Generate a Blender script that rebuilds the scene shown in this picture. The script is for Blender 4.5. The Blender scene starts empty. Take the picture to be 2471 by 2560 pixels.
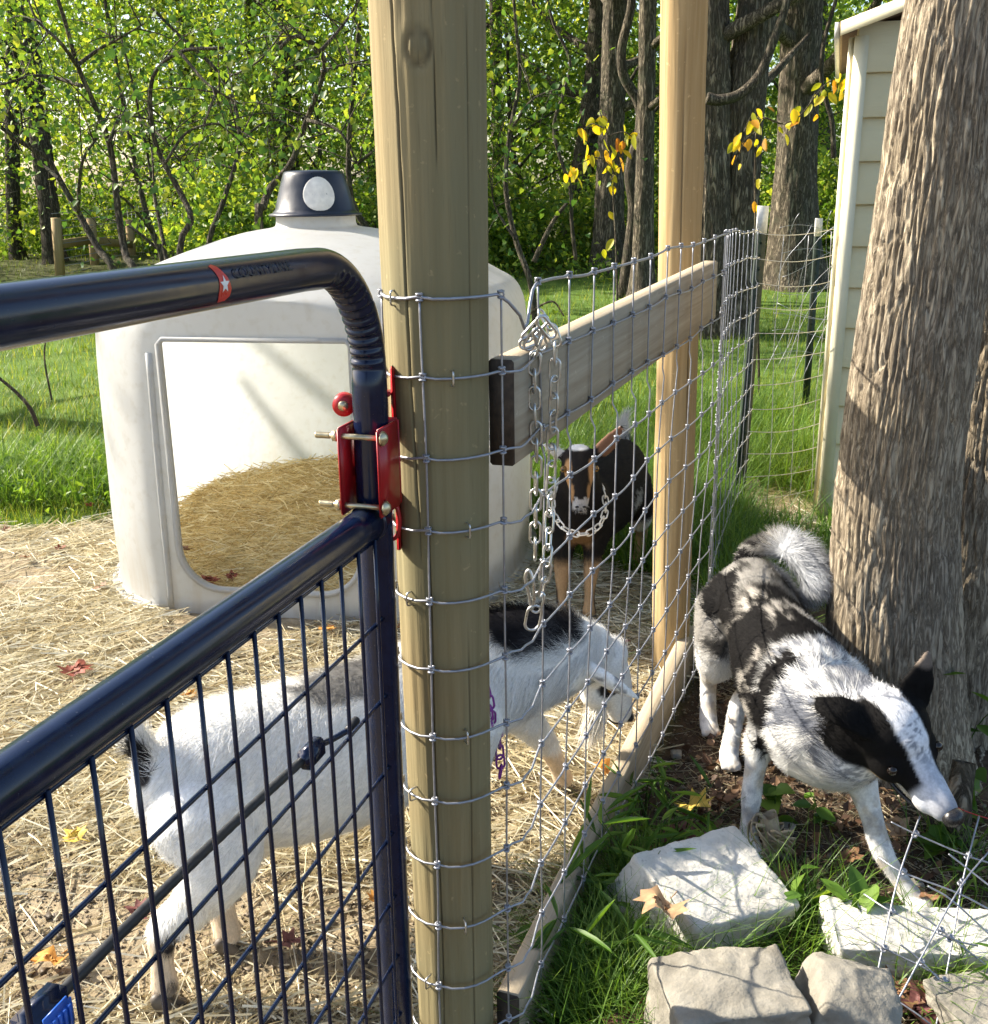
import bpy, bmesh, math, random
import numpy as np
from mathutils import Vector, Matrix

rng = np.random.default_rng(7)
random.seed(7)
scene = bpy.context.scene
COL = scene.collection
PI = math.pi

# ------------------------------------------------------------------ camera
PITCH, ROLL, FPX, CAMH = math.radians(17.0), 0.0122, 2700.0, 1.6
cam_fwd = np.array([0, math.cos(PITCH), -math.sin(PITCH)])
_r = np.array([1.0, 0, 0]); _u = np.array([0, math.sin(PITCH), math.cos(PITCH)])
cam_right = _r * math.cos(ROLL) - _u * math.sin(ROLL)
cam_up = _u * math.cos(ROLL) + _r * math.sin(ROLL)
CAM = np.array([0, 0, CAMH])
cd = bpy.data.cameras.new('camera'); cam = bpy.data.objects.new('camera', cd); COL.objects.link(cam)
m = Matrix((tuple(cam_right), tuple(cam_up), tuple(-cam_fwd))).transposed().to_4x4()
m.translation = Vector(CAM); cam.matrix_world = m
cd.sensor_fit = 'VERTICAL'; cd.sensor_height = 36.0; cd.lens = 36.0 * FPX / 2560.0
cd.clip_start = 0.02; cd.clip_end = 500
scene.camera = cam

# ------------------------------------------------------------------ sky, sun, exposure
SUN_DIR = np.array([-0.94, 0.34, 0.0]); SUN_DIR /= np.linalg.norm(SUN_DIR)
SUN_EL = math.radians(36)
to_sun = Vector((SUN_DIR[0] * math.cos(SUN_EL), SUN_DIR[1] * math.cos(SUN_EL), math.sin(SUN_EL)))
world = bpy.data.worlds.new('World'); scene.world = world; world.use_nodes = True
wn = world.node_tree.nodes; bg = wn['Background']
sky = wn.new('ShaderNodeTexSky'); sky.sky_type = 'NISHITA'; sky.sun_disc = False
sky.sun_elevation = SUN_EL
sky.sun_rotation = math.atan2(SUN_DIR[0], SUN_DIR[1])
sky.air_density = 1.0; sky.dust_density = 2.0; sky.ozone_density = 1.0
world.node_tree.links.new(sky.outputs[0], bg.inputs[0]); bg.inputs[1].default_value = 0.115
sd = bpy.data.lights.new('sun', 'SUN'); sd.energy = 5.0; sd.angle = math.radians(0.55); sd.color = (1.0, 0.92, 0.78)
sun = bpy.data.objects.new('sun', sd); COL.objects.link(sun)
sun.rotation_euler = to_sun.to_track_quat('Z', 'Y').to_euler()
scene.view_settings.view_transform = 'Standard'; scene.view_settings.look = 'None'
scene.view_settings.gamma = 1.0; scene.view_settings.exposure = 1.45
scene.render.engine = 'CYCLES'
cy = scene.cycles
cy.use_denoising = True; cy.max_bounces = 6; cy.diffuse_bounces = 4; cy.glossy_bounces = 3
cy.transmission_bounces = 5; cy.transparent_max_bounces = 8; cy.caustics_reflective = False; cy.caustics_refractive = False
cy.sample_clamp_indirect = 8.0; cy.use_adaptive_sampling = True; cy.adaptive_threshold = 0.025

# ------------------------------------------------------------------ survey helpers (photo pixel + distance -> place)
def ray(u, v): return cam_fwd + cam_right * (u - 1235.5) / FPX - cam_up * (v - 1280) / FPX
def at(u, v, Y):
    d = ray(u, v); return CAM + d * Y / d[1]
def gnd(u, v, z=0.0):
    d = ray(u, v); return CAM + d * (z - CAMH) / d[2]

# ------------------------------------------------------------------ numeric noise
def _hash(ix, iy, iz, seed):
    h = (ix * 374761393 + iy * 668265263 + iz * 2147483647 + seed * 1274126177) & 0xFFFFFFFF
    h = ((h ^ (h >> 13)) * 1274126177) & 0xFFFFFFFF
    h = (h ^ (h >> 16)) & 0xFFFFFFFF
    return h.astype(np.float64) / 4294967295.0
def vnoise(p, seed=0):
    p = np.asarray(p, float); i = np.floor(p).astype(np.int64); f = p - i
    f = f * f * (3 - 2 * f); out = 0
    for dx in (0, 1):
        for dy in (0, 1):
            for dz in (0, 1):
                w = (f[:, 0] if dx else 1 - f[:, 0]) * (f[:, 1] if dy else 1 - f[:, 1]) * (f[:, 2] if dz else 1 - f[:, 2])
                out = out + w * _hash(i[:, 0] + dx, i[:, 1] + dy, i[:, 2] + dz, seed)
    return out
def fbm(p, octs=4, seed=0, gain=0.5):
    p = np.asarray(p, float); a = 1.0; s = 0; t = 0
    for o in range(octs):
        s = s + a * vnoise(p * (2.03 ** o) + o * 17.3, seed + o); t += a; a *= gain
    return s / t

# ------------------------------------------------------------------ mesh helpers
def mesh_np(name, V, F, mat=None, parent=None, smooth=True, attrs=None, link=True, color=None):
    """V (n,3); F list of int arrays (m,k) or one array."""
    me = bpy.data.meshes.new(name)
    V = np.ascontiguousarray(V, np.float32)
    Fs = F if isinstance(F, (list, tuple)) else [F]
    Fs = [np.asarray(x, np.int32) for x in Fs if len(x)]
    nl = sum(x.size for x in Fs); npoly = sum(len(x) for x in Fs)
    me.vertices.add(len(V)); me.vertices.foreach_set('co', V.ravel())
    me.loops.add(nl); me.loops.foreach_set('vertex_index', np.concatenate([x.ravel() for x in Fs]))
    starts = []; tot = 0
    for x in Fs:
        starts.append(tot + np.arange(len(x), dtype=np.int32) * x.shape[1]); tot += x.size
    me.polygons.add(npoly); me.polygons.foreach_set('loop_start', np.concatenate(starts).astype(np.int32))
    if smooth: me.polygons.foreach_set('use_smooth', np.ones(npoly, bool))
    me.update(calc_edges=True)
    if attrs:
        for an, (dom, arr) in attrs.items():
            a = me.attributes.new(an, 'FLOAT', dom); a.data.foreach_set('value', np.asarray(arr, np.float32))
    if color is not None:
        a = me.attributes.new('coat', 'FLOAT_COLOR', 'POINT')
        c4 = np.ones((len(V), 4), np.float32); c4[:, :3] = color; a.data.foreach_set('color', c4.ravel())
    if mat: me.materials.append(mat)
    if not link: return me
    return link_mesh(name, me, parent)
def link_mesh(name, me, parent=None, loc=None, rot=None, scale=None):
    o = bpy.data.objects.new(name, me); COL.objects.link(o)
    if parent: o.parent = parent
    if loc is not None: o.location = loc
    if rot is not None: o.rotation_euler = rot
    if scale is not None: o.scale = scale
    return o
def tag(o, label=None, cat=None, group=None, kind=None):
    if label: o['label'] = label
    if cat: o['category'] = cat
    if group: o['group'] = group
    if kind: o['kind'] = kind
    return o
def thing(name, label, cat, loc=(0, 0, 0), group=None):
    o = bpy.data.objects.new(name, None); COL.objects.link(o); o.location = loc
    o.empty_display_size = 0.1
    return tag(o, label, cat, group)

class MB:
    """collects pieces of ONE part"""
    def __init__(s): s.V = []; s.F = {}; s.n = 0
    def add(s, V, F):
        for f in (F if isinstance(F, (list, tuple)) else [F]):
            f = np.asarray(f, np.int64)
            if len(f): s.F.setdefault(f.shape[1], []).append(f + s.n)
        s.V.append(np.asarray(V, float)); s.n += len(V); return s
    def build(s, name, mat, parent=None, smooth=True, link=True, **k):
        return mesh_np(name, np.concatenate(s.V), [np.concatenate(x) for x in s.F.values()], mat, parent, smooth, link=link, **k)

def frames(P):
    P = np.asarray(P, float); T = np.gradient(P, axis=0); T /= np.linalg.norm(T, axis=1)[:, None] + 1e-12
    N = np.zeros_like(P); a = np.array([0, 0, 1.0]) if abs(T[0][2]) < 0.9 else np.array([1.0, 0, 0])
    n = np.cross(T[0], a); n /= np.linalg.norm(n)
    for i in range(len(P)):
        n = n - T[i] * (n @ T[i]); n /= np.linalg.norm(n) + 1e-12; N[i] = n
    return T, N, np.cross(T, N)
def spline(P, n):
    """Catmull-Rom through rows of P, n samples"""
    P = np.asarray(P, float); k = len(P)
    if k == 2: return P[0] + (P[1] - P[0]) * np.linspace(0, 1, n)[:, None]
    Q = np.vstack([2 * P[0] - P[1], P, 2 * P[-1] - P[-2]])
    t = np.linspace(0, k - 1, n); i = np.minimum(t.astype(int), k - 2); f = (t - i)[:, None]
    a, b, c, d = Q[i], Q[i + 1], Q[i + 2], Q[i + 3]
    return 0.5 * ((2 * b) + (-a + c) * f + (2 * a - 5 * b + 4 * c - d) * f ** 2 + (-a + 3 * b - 3 * c + d) * f ** 3)
def grid_faces(nr, ns, closed=True):
    i = np.arange(nr - 1)[:, None]; j = np.arange(ns if closed else ns - 1)[None, :]
    j2 = (j + 1) % ns
    return np.stack([(i * ns + j), (i * ns + j2), ((i + 1) * ns + j2), ((i + 1) * ns + j)], -1).reshape(-1, 4)
def tube(P, r, seg=8, caps=True):
    P = np.asarray(P, float); r = np.broadcast_to(np.asarray(r, float), (len(P),))
    T, N, B = frames(P); a = np.linspace(0, 2 * PI, seg, endpoint=False)
    V = P[:, None] + r[:, None, None] * (N[:, None] * np.cos(a)[None, :, None] + B[:, None] * np.sin(a)[None, :, None])
    V = V.reshape(-1, 3); F = [grid_faces(len(P), seg)]
    if caps:
        n = len(V); V = np.vstack([V, P[0], P[-1]]); j = np.arange(seg); k = (j + 1) % seg; e = (len(P) - 1) * seg
        F.append(np.stack([np.full(seg, n), k, j], -1)); F.append(np.stack([np.full(seg, n + 1), e + j, e + k], -1))
    return V, F
def ring_tube(P, r, seg=8):
    """closed loop tube"""
    P = np.asarray(P, float); n = len(P); T = np.roll(P, -1, 0) - np.roll(P, 1, 0); T /= np.linalg.norm(T, axis=1)[:, None]
    c = P.mean(0); nn = np.linalg.svd(P - c)[2][2]
    N = np.cross(T, nn); N /= np.linalg.norm(N, axis=1)[:, None]; B = np.cross(T, N)
    a = np.linspace(0, 2 * PI, seg, endpoint=False)
    V = (P[:, None] + r * (N[:, None] * np.cos(a)[None, :, None] + B[:, None] * np.sin(a)[None, :, None])).reshape(-1, 3)
    F = np.vstack([grid_faces(n, seg), np.stack([(n - 1) * seg + np.arange(seg), (n - 1) * seg + (np.arange(seg) + 1) % seg,
                                                  (np.arange(seg) + 1) % seg, np.arange(seg)], -1)])
    return V, F
def box(c, s, R=None, bev=0.0):
    """box centre c, size s, optional 3x3 R; chamfered by bev on all edges"""
    h = np.asarray(s, float) / 2
    if bev <= 0:
        V = np.array([[x, y, z] for x in (-1, 1) for y in (-1, 1) for z in (-1, 1)]) * h
        F = [np.array([[0, 1, 3, 2], [4, 6, 7, 5], [0, 4, 5, 1], [2, 3, 7, 6], [0, 2, 6, 4], [1, 5, 7, 3]])]
    else:
        bm = bmesh.new(); bmesh.ops.create_cube(bm, size=1.0)
        for v in bm.verts: v.co = Vector((v.co.x * s[0], v.co.y * s[1], v.co.z * s[2]))
        bmesh.ops.bevel(bm, geom=list(bm.edges), offset=bev, segments=2, affect='EDGES')
        bm.verts.ensure_lookup_table()
        V = np.array([v.co[:] for v in bm.verts]); d = {}
        for f in bm.faces: d.setdefault(len(f.verts), []).append([v.index for v in f.verts])
        F = [np.array(x) for x in d.values()]; bm.free()
    if R is not None: V = V @ np.asarray(R, float).T
    return V + np.asarray(c, float), F
def lathe(prof, seg=32, c=(0, 0, 0)):
    prof = np.asarray(prof, float); a = np.linspace(0, 2 * PI, seg, endpoint=False)
    V = np.stack([prof[:, 0][:, None] * np.cos(a), prof[:, 0][:, None] * np.sin(a), np.broadcast_to(prof[:, 1][:, None], (len(prof), seg))], -1)
    return V.reshape(-1, 3) + np.asarray(c, float), [grid_faces(len(prof), seg)]
def basis(fwd, up=(0, 0, 1)):
    f = np.asarray(fwd, float); f = f / np.linalg.norm(f); u = np.asarray(up, float)
    s = np.cross(u, f); s /= np.linalg.norm(s); u = np.cross(f, s)
    return np.stack([f, s, u], 1)        # columns: forward, left, up

# ------------------------------------------------------------------ material helpers
class NT:
    def __init__(s, name):
        s.m = bpy.data.materials.new(name); s.m.use_nodes = True; s.t = s.m.node_tree; s.n = s.t.nodes; s.n.clear()
        s.out = s.n.new('ShaderNodeOutputMaterial')
    def node(s, typ, ins=None, **props):
        nd = s.n.new(typ)
        for k, v in props.items(): setattr(nd, k, v)
        for k, v in (ins or {}).items():
            sock = nd.inputs[k]
            if isinstance(v, bpy.types.NodeSocket): s.t.links.new(v, sock)
            elif isinstance(v, (tuple, list)) and len(v) == 3 and sock.type == 'RGBA': sock.default_value = (*v, 1)
            else: sock.default_value = v
        return nd
    def coord(s, kind='Object', scale=(1, 1, 1), rot=(0, 0, 0)):
        tc = s.node('ShaderNodeTexCoord')
        return s.node('ShaderNodeMapping', {'Vector': tc.outputs[kind], 'Scale': scale, 'Rotation': rot}).outputs[0]
    def noise(s, vec, scale, detail=4, rough=0.55, dist=0.0):
        return s.node('ShaderNodeTexNoise', {'Vector': vec, 'Scale': scale, 'Detail': detail, 'Roughness': rough, 'Distortion': dist}).outputs['Fac']
    def ramp(s, fac, stops):
        r = s.node('ShaderNodeValToRGB', {'Fac': fac}); e = r.color_ramp.elements
        while len(e) < len(stops): e.new(0.5)
        for el, (p, c) in zip(e, stops):
            el.position = p; el.color = (*c, 1) if len(c) == 3 else c
        return r.outputs[0]
    def mix(s, fac, a, b, blend='MIX'):
        nd = s.node('ShaderNodeMix', data_type='RGBA', blend_type=blend)
        for i, v in ((0, fac), (6, a), (7, b)):
            if isinstance(v, bpy.types.NodeSocket): s.t.links.new(v, nd.inputs[i])
            elif isinstance(v, (tuple, list)): nd.inputs[i].default_value = (*v, 1)[:4]
            else: nd.inputs[i].default_value = v
        return nd.outputs[2]
    def math(s, op, a, b=0.0):
        return s.node('ShaderNodeMath', {0: a, 1: b}, operation=op).outputs[0]
    def maprange(s, v, a, b, c=0.0, d=1.0):
        return s.node('ShaderNodeMapRange', {'Value': v, 'From Min': a, 'From Max': b, 'To Min': c, 'To Max': d}).outputs[0]
    def bump(s, h, strength=0.3, dist=0.01):
        return s.node('ShaderNodeBump', {'Height': h, 'Strength': strength, 'Distance': dist}).outputs[0]
    def attr(s, name): return s.node('ShaderNodeAttribute', attribute_name=name)
    def principled(s, **k):
        ins = {kk.replace('_', ' '): v for kk, v in k.items()}
        p = s.node('ShaderNodeBsdfPrincipled', ins); return p.outputs[0]
    def done(s, shader): s.t.links.new(shader, s.out.inputs[0]); return s.m

def m_plain(name, c, rough=0.5, metal=0.0, var=0.15, scale=30, bump=0.0, coat=0.0, stretch=(1, 1, 1)):
    t = NT(name); v = t.coord('Object', stretch); n = t.noise(v, scale)
    lo = tuple(x * (1 - var) for x in c); hi = tuple(min(1, x * (1 + var)) for x in c)
    col = t.ramp(n, [(0.3, lo), (0.7, hi)])
    k = dict(Base_Color=col, Roughness=t.maprange(n, 0.3, 0.7, max(0, rough - 0.08), min(1, rough + 0.08)), Metallic=metal, Coat_Weight=coat)
    if bump: k['Normal'] = t.bump(n, bump, 0.004)
    return t.done(t.principled(**k))

def m_leaf(name, stops, trans=0.45, rough=0.45, tr_gain=(1.25, 1.15, 0.5)):
    """stops: ramp over the per-leaf attribute 'rnd'"""
    t = NT(name); a = t.attr('rnd').outputs['Fac']
    col = t.ramp(a, stops)
    v = t.coord('Object'); n = t.noise(v, 0.6, 2)
    col = t.mix(1.0, col, t.ramp(n, [(0.35, (0.75, 0.8, 0.8)), (0.65, (1.15, 1.1, 1.0))]), 'MULTIPLY')
    tc = t.mix(1.0, col, tr_gain, 'MULTIPLY')
    p = t.principled(Base_Color=col, Roughness=rough, Specular_IOR_Level=0.35)
    tr = t.node('ShaderNodeBsdfTranslucent', {'Color': tc}).outputs[0]
    ms = t.node('ShaderNodeMixShader', {0: trans, 1: p, 2: tr}).outputs[0]
    return t.done(ms)
# ------------------------------------------------------------------ shared materials
def m_bark(name, dark, light, sc=1.0, bump=0.8, moss=None):
    t = NT(name)
    v = t.coord('Object', (16 * sc, 16 * sc, 2.6 * sc)); v2 = t.coord('Object', (1, 1, 1))
    n1 = t.noise(v, 1.6, 6, 0.62, 0.9)
    ridg = t.math('ABSOLUTE', t.math('SUBTRACT', n1, 0.5))
    ridg = t.maprange(ridg, 0.0, 0.13)
    n2 = t.noise(v2, 2.3, 4)
    col = t.ramp(ridg, [(0.0, tuple(x * 0.55 for x in dark)), (0.35, dark), (1.0, light)])
    col = t.mix(1.0, col, t.ramp(n2, [(0.3, (0.78, 0.78, 0.8)), (0.7, (1.15, 1.12, 1.05))]), 'MULTIPLY')
    if moss:
        n3 = t.noise(v2, 5.5, 5); col = t.mix(t.maprange(n3, 0.52, 0.72, 0, 0.5), col, moss)
    h = t.math('ADD', ridg, t.math('MULTIPLY', t.noise(v2, 60, 4), 0.5))
    return t.done(t.principled(Base_Color=col, Roughness=0.9, Specular_IOR_Level=0.2, Normal=t.bump(h, bump, 0.02)))
M = {}
M['bark_grey'] = m_bark('grey_bark', (0.225, 0.185, 0.135), (0.40, 0.345, 0.26), 2.4, 0.35)
M['bark_dark'] = m_bark('dark_bark', (0.06, 0.05, 0.038), (0.19, 0.16, 0.12), 1.4, 0.6, (0.07, 0.085, 0.045))
M['bark_mid'] = m_bark('mid_bark', (0.10, 0.083, 0.062), (0.29, 0.245, 0.185), 1.0, 0.8, (0.11, 0.115, 0.075))

def m_wood(name, dark, light, axis='Z', green=None, knots=0.0):
    t = NT(name)
    st = {'Z': (40, 40, 1.3), 'X': (1.3, 40, 40)}[axis]
    v = t.coord('Object', st); v2 = t.coord('Object')
    n1 = t.noise(v, 1.5, 7, 0.6, 0.6); n2 = t.noise(v2, 3.0, 4)
    fine = t.noise(t.coord('Object', tuple(x * 6 for x in st)), 1.5, 4)
    col = t.ramp(n1, [(0.28, dark), (0.5, tuple((a + b) / 2 for a, b in zip(dark, light))), (0.72, light)])
    if green: col = t.mix(t.maprange(n2, 0.38, 0.66, 0, 0.6), col, green)
    col = t.mix(t.maprange(fine, 0.62, 0.75, 0, 0.35), col, tuple(x * 0.45 for x in dark))
    spots = t.noise(v2, 55, 3)
    col = t.mix(t.maprange(spots, 0.66, 0.75, 0, 0.55), col, tuple(min(1, x * 1.6) for x in light))
    cr = t.attr('crack').outputs['Fac']
    col = t.mix(t.math('MULTIPLY', cr, 0.75), col, (0.045, 0.033, 0.02))
    h = t.math('ADD', n1, t.math('MULTIPLY', fine, 0.6))
    return t.done(t.principled(Base_Color=col, Roughness=0.82, Specular_IOR_Level=0.25, Normal=t.bump(h, 0.22, 0.003)))
M['post'] = m_wood('treated_post_wood', (0.185, 0.14, 0.066), (0.27, 0.215, 0.115), 'Z', (0.20, 0.188, 0.105))
M['post_tan'] = m_wood('peeled_post_wood', (0.30, 0.20, 0.09), (0.45, 0.33, 0.17), 'Z')
M['board'] = m_wood('weathered_board', (0.27, 0.205, 0.13), (0.48, 0.40, 0.29), 'X', (0.34, 0.30, 0.23))
M['board_end'] = m_plain('dark_board_end_grain', (0.07, 0.05, 0.035), 0.9, 0, 0.4, 60, 0.6)
M['wire'] = m_plain('galvanized_wire', (0.34, 0.35, 0.39), 0.48, 0.8, 0.15, 90)
M['chain'] = m_plain('zinc_chain', (0.56, 0.56, 0.55), 0.32, 0.95, 0.1, 60)
M['white_plastic'] = m_plain('white_plastic', (0.78, 0.74, 0.66), 0.4)
M['purple'] = m_plain('purple_plastic', (0.17, 0.02, 0.22), 0.35)

# ------------------------------------------------------------------ ground sheet
FENCE_A, FENCE_B, FENCE_T = np.array([0.03, 1.66]), np.array([0.667, 3.27]), np.array([1.215, 5.13])
def fence_x(y):      # the fence line on plan
    return np.interp(y, [-20, 1.66, 3.27, 5.13, 7.8, 30], [0.0 - .3, 0.03, 0.667, 1.225, 2.3, 9])
def zones(P):
    x, y = P[:, 0], P[:, 1]
    p3 = np.stack([x, y, np.zeros_like(x)], 1)
    w = (fbm(p3 * 1.3, 4, 3) - 0.5)
    edge_l = np.clip((5.45 + 0.9 * w + 0.05 * x - y) / 0.25, 0, 1)            # straw ends beyond the hutch
    edge_r = np.clip((4.6 + 0.8 * w - 0.9 * np.clip(x - 0.45, 0, 1) - y) / 0.25, 0, 1)
    inside = np.clip((fence_x(y) - x) / 0.05, 0, 1)
    straw = np.where(x < 0.15, edge_l, edge_r) * inside
    straw = np.maximum(straw, np.clip(1.2 - ((x - 1.45) ** 2 / 0.10 + (y - 5.1) ** 2 / 0.30) + 2 * w, 0, 1) * (x > 1.1))
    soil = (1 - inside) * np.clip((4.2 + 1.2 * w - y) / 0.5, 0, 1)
    forest = np.clip((y - 17.5 - 4 * w) / 2.0, 0, 1)
    return straw, soil, forest
def ground_h(P):
    p3 = np.stack([P[:, 0], P[:, 1], np.zeros(len(P))], 1)
    near = np.exp(-((P[:, 0] ** 2 + (P[:, 1] - 2) ** 2) / 400))
    h = 0.016 * (fbm(p3 * 3, 4, 11) - 0.5) + 0.10 * (fbm(p3 * 0.22, 3, 5) - 0.5) * np.clip((P[:, 1] - 6) / 6, 0, 1)
    s, so, f = zones(P)
    h = h + 0.012 * s * fbm(p3 * 9, 3, 8) + 0.012 * so * (fbm(p3 * 30, 3, 9) - 0.5)
    h = h + f * 0.25 * (fbm(p3 * 0.5, 3, 2))
    return h
ga = np.concatenate([np.linspace(-90, -12, 20), np.linspace(-11.7, -3.1, 40), np.arange(-3, 3.0, 0.03), np.linspace(3.1, 12, 40), np.linspace(12.5, 90, 20)])
gb = np.concatenate([np.linspace(-30, 0.4, 12), np.arange(0.5, 6.2, 0.03), np.linspace(6.3, 26, 90), np.linspace(27, 130, 30)])
GX, GY = np.meshgrid(ga, gb); gp = np.stack([GX.ravel(), GY.ravel()], 1)
gz = ground_h(gp); zs = zones(gp)
t = NT('earth_and_turf')
tc = t.coord('Object')
dn = t.noise(tc, 14, 6, 0.65); dn2 = t.noise(tc, 70, 4); dn3 = t.noise(tc, 2.0, 4)
dirt = t.ramp(dn, [(0.3, (0.14, 0.108, 0.07)), (0.5, (0.25, 0.20, 0.13)), (0.72, (0.38, 0.315, 0.21))])
dirt = t.mix(t.maprange(dn2, 0.55, 0.7, 0, 0.5), dirt, (0.12, 0.085, 0.05))
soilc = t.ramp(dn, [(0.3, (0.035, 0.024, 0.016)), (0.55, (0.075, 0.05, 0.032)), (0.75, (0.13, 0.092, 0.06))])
turf = t.ramp(dn3, [(0.3, (0.055, 0.10, 0.018)), (0.6, (0.10, 0.17, 0.03)), (0.75, (0.15, 0.20, 0.045))])
turf = t.mix(t.maprange(dn2, 0.5, 0.7, 0, 0.5), turf, (0.05, 0.07, 0.02))
woods = t.ramp(dn, [(0.35, (0.05, 0.05, 0.02)), (0.6, (0.09, 0.10, 0.03)), (0.75, (0.13, 0.12, 0.05))])
col = t.mix(t.attr('forest').outputs['Fac'], turf, woods)
col = t.mix(t.attr('straw').outputs['Fac'], col, dirt)
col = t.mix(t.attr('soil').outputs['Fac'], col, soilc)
g = t.done(t.principled(Base_Color=col, Roughness=0.95, Specular_IOR_Level=0.15, Normal=t.bump(t.math('ADD', dn, t.math('MULTIPLY', dn2, 0.6)), 0.7, 0.02)))
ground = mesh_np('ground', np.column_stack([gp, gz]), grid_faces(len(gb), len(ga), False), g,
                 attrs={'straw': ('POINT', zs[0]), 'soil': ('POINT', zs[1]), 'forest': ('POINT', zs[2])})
tag(ground, kind='structure')

# ------------------------------------------------------------------ strands: straw and grass blades as real little strips
def strips(base, dirv, nrm, L, W, bend, taper=0.35, segs=2, rnd=None):
    """n thin strips: base (n,3), dirv unit (n,3) along, nrm (n,3) bend direction; returns V,F,rnd per face"""
    n = len(base); side = np.cross(dirv, nrm); side /= np.linalg.norm(side, axis=1)[:, None] + 1e-9
    V = np.zeros((n, segs + 1, 2, 3)); ts = np.linspace(0, 1, segs + 1)
    for k, tt in enumerate(ts):
        c = base + dirv * (L * tt)[:, None] + nrm * (bend * L * tt * tt)[:, None]
        w = W * (1 - (1 - taper) * tt)
        V[:, k, 0] = c - side * (w / 2)[:, None]; V[:, k, 1] = c + side * (w / 2)[:, None]
    i = np.arange(n)[:, None] * (segs + 1) * 2; F = []
    for k in range(segs):
        a = i + 2 * k; F.append(np.concatenate([a, a + 1, a + 3, a + 2], 1))
    F = np.stack(F, 1).reshape(-1, 4)
    r = rng.random(n) if rnd is None else rnd
    return V.reshape(-1, 3), F, np.repeat(r, segs)
def unit(a): return a / (np.linalg.norm(a, axis=1)[:, None] + 1e-12)
def lying(n, tilt=0.12):
    a = rng.random(n) * 2 * PI
    return unit(np.stack([np.cos(a), np.sin(a), rng.normal(0, tilt, n)], 1))

def m_straw(name, stops):
    t = NT(name); col = t.ramp(t.attr('rnd').outputs['Fac'], stops)
    p = t.principled(Base_Color=col, Roughness=0.55, Specular_IOR_Level=0.35)
    tr = t.node('ShaderNodeBsdfTranslucent', {'Color': col}).outputs[0]
    return t.done(t.node('ShaderNodeMixShader', {0: 0.2, 1: p, 2: tr}).outputs[0])
M['straw'] = m_straw('dry_straw', [(0.0, (0.28, 0.215, 0.12)), (0.25, (0.50, 0.43, 0.275)), (0.6, (0.69, 0.63, 0.46)), (1.0, (0.82, 0.79, 0.66))])
M['hay'] = m_straw('golden_hay', [(0.0, (0.45, 0.32, 0.13)), (0.4, (0.74, 0.60, 0.31)), (0.8, (0.86, 0.75, 0.45)), (1.0, (0.90, 0.84, 0.60))])

HC = np.array([-0.725, 4.65])      # hutch centre on plan
def straw_field(n, ylo, yhi, xlo, xhi, Lr, Wr, lift):
    x = rng.uniform(xlo, xhi, n); y = rng.uniform(ylo, yhi, n); P = np.stack([x, y], 1)
    s = zones(P)[0]; p3 = np.stack([x, y, 0 * x], 1)
    dens = np.clip((fbm(p3 * 1.9, 3, 21) - 0.36) / 0.2, 0.12, 1)
    keep = (rng.random(n) < s * dens) & (np.hypot(x - HC[0], y - HC[1]) > 0.90)
    P = P[keep]; k = len(P)
    z = ground_h(P) + rng.random(k) ** 2 * lift + 0.004
    L = rng.uniform(*Lr, k) * rng.uniform(0.6, 1, k); d = lying(k)
    b = np.column_stack([P, z]) - d * (L / 2)[:, None]
    b[:, 2] = np.maximum(b[:, 2], z - 0.01)
    return strips(b, d, unit(np.stack([d[:, 1], -d[:, 0], rng.normal(0, 0.4, k)], 1)), L, rng.uniform(*Wr, k), rng.normal(0, 0.10, k), 0.8, 2)
mb = MB(); rr = []
for a in ((76000, 1.0, 5.6, -2.6, 1.0, (0.08, 0.28), (0.0026, 0.0055), 0.03),
          (26000, 1.2, 3.2, -1.4, 0.6, (0.02, 0.07), (0.0025, 0.006), 0.012),
          (3500, 4.4, 5.8, 1.1, 1.9, (0.06, 0.2), (0.002, 0.004), 0.02)):
    V, F, r = straw_field(*a); mb.add(V, F); rr.append(r)
o = mb.build('straw_litter', M['straw'], None, False, attrs={'rnd': ('FACE', np.concatenate(rr))})
tag(o, 'pale dry straw strewn over the dirt of the goat pen', 'straw', kind='stuff')

# small soil crumbs and wood chips on the bare patches
mb = MB(); n = 26000
x = rng.uniform(-1.4, 1.3, n); y = rng.uniform(1.3, 3.6, n); P = np.stack([x, y], 1); s_, so_, f_ = zones(P)
x, y, P = x[(s_ + so_) > .5], y[(s_ + so_) > .5], P[(s_ + so_) > .5]; n = len(x)
sz = rng.uniform(0.002, 0.0065, n) * (1 + 1.2 * (rng.random(n) < .06)); z = ground_h(P)
oc = np.array([[1, 0, 0], [0, 1, 0], [-1, 0, 0], [0, -1, 0], [0, 0, .7], [0, 0, -.7]])
V = np.column_stack([P, z + sz * .3])[:, None] + oc[None] * sz[:, None, None] * rng.uniform(0.5, 1.3, (n, 6, 1)) + rng.normal(0, 1, (n, 6, 3)) * (sz * .25)[:, None, None]
fo = np.array([[0, 1, 4], [1, 2, 4], [2, 3, 4], [3, 0, 4], [1, 0, 5], [2, 1, 5], [3, 2, 5], [0, 3, 5]])
F = (np.arange(n)[:, None, None] * 6 + fo[None]).reshape(-1, 3)
M['crumb'] = m_straw('soil_crumbs', [(0, (0.06, 0.045, 0.03)), (0.5, (0.15, 0.115, 0.078)), (0.9, (0.27, 0.22, 0.155)), (1, (0.42, 0.37, 0.28))])
o = mesh_np('soil_crumbs', V.reshape(-1, 3), F, M['crumb'], None, False, attrs={'rnd': ('FACE', np.repeat(rng.random(n), 8))})
tag(o, 'loose soil crumbs and chips on the bare dirt', 'soil', kind='stuff')

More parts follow.
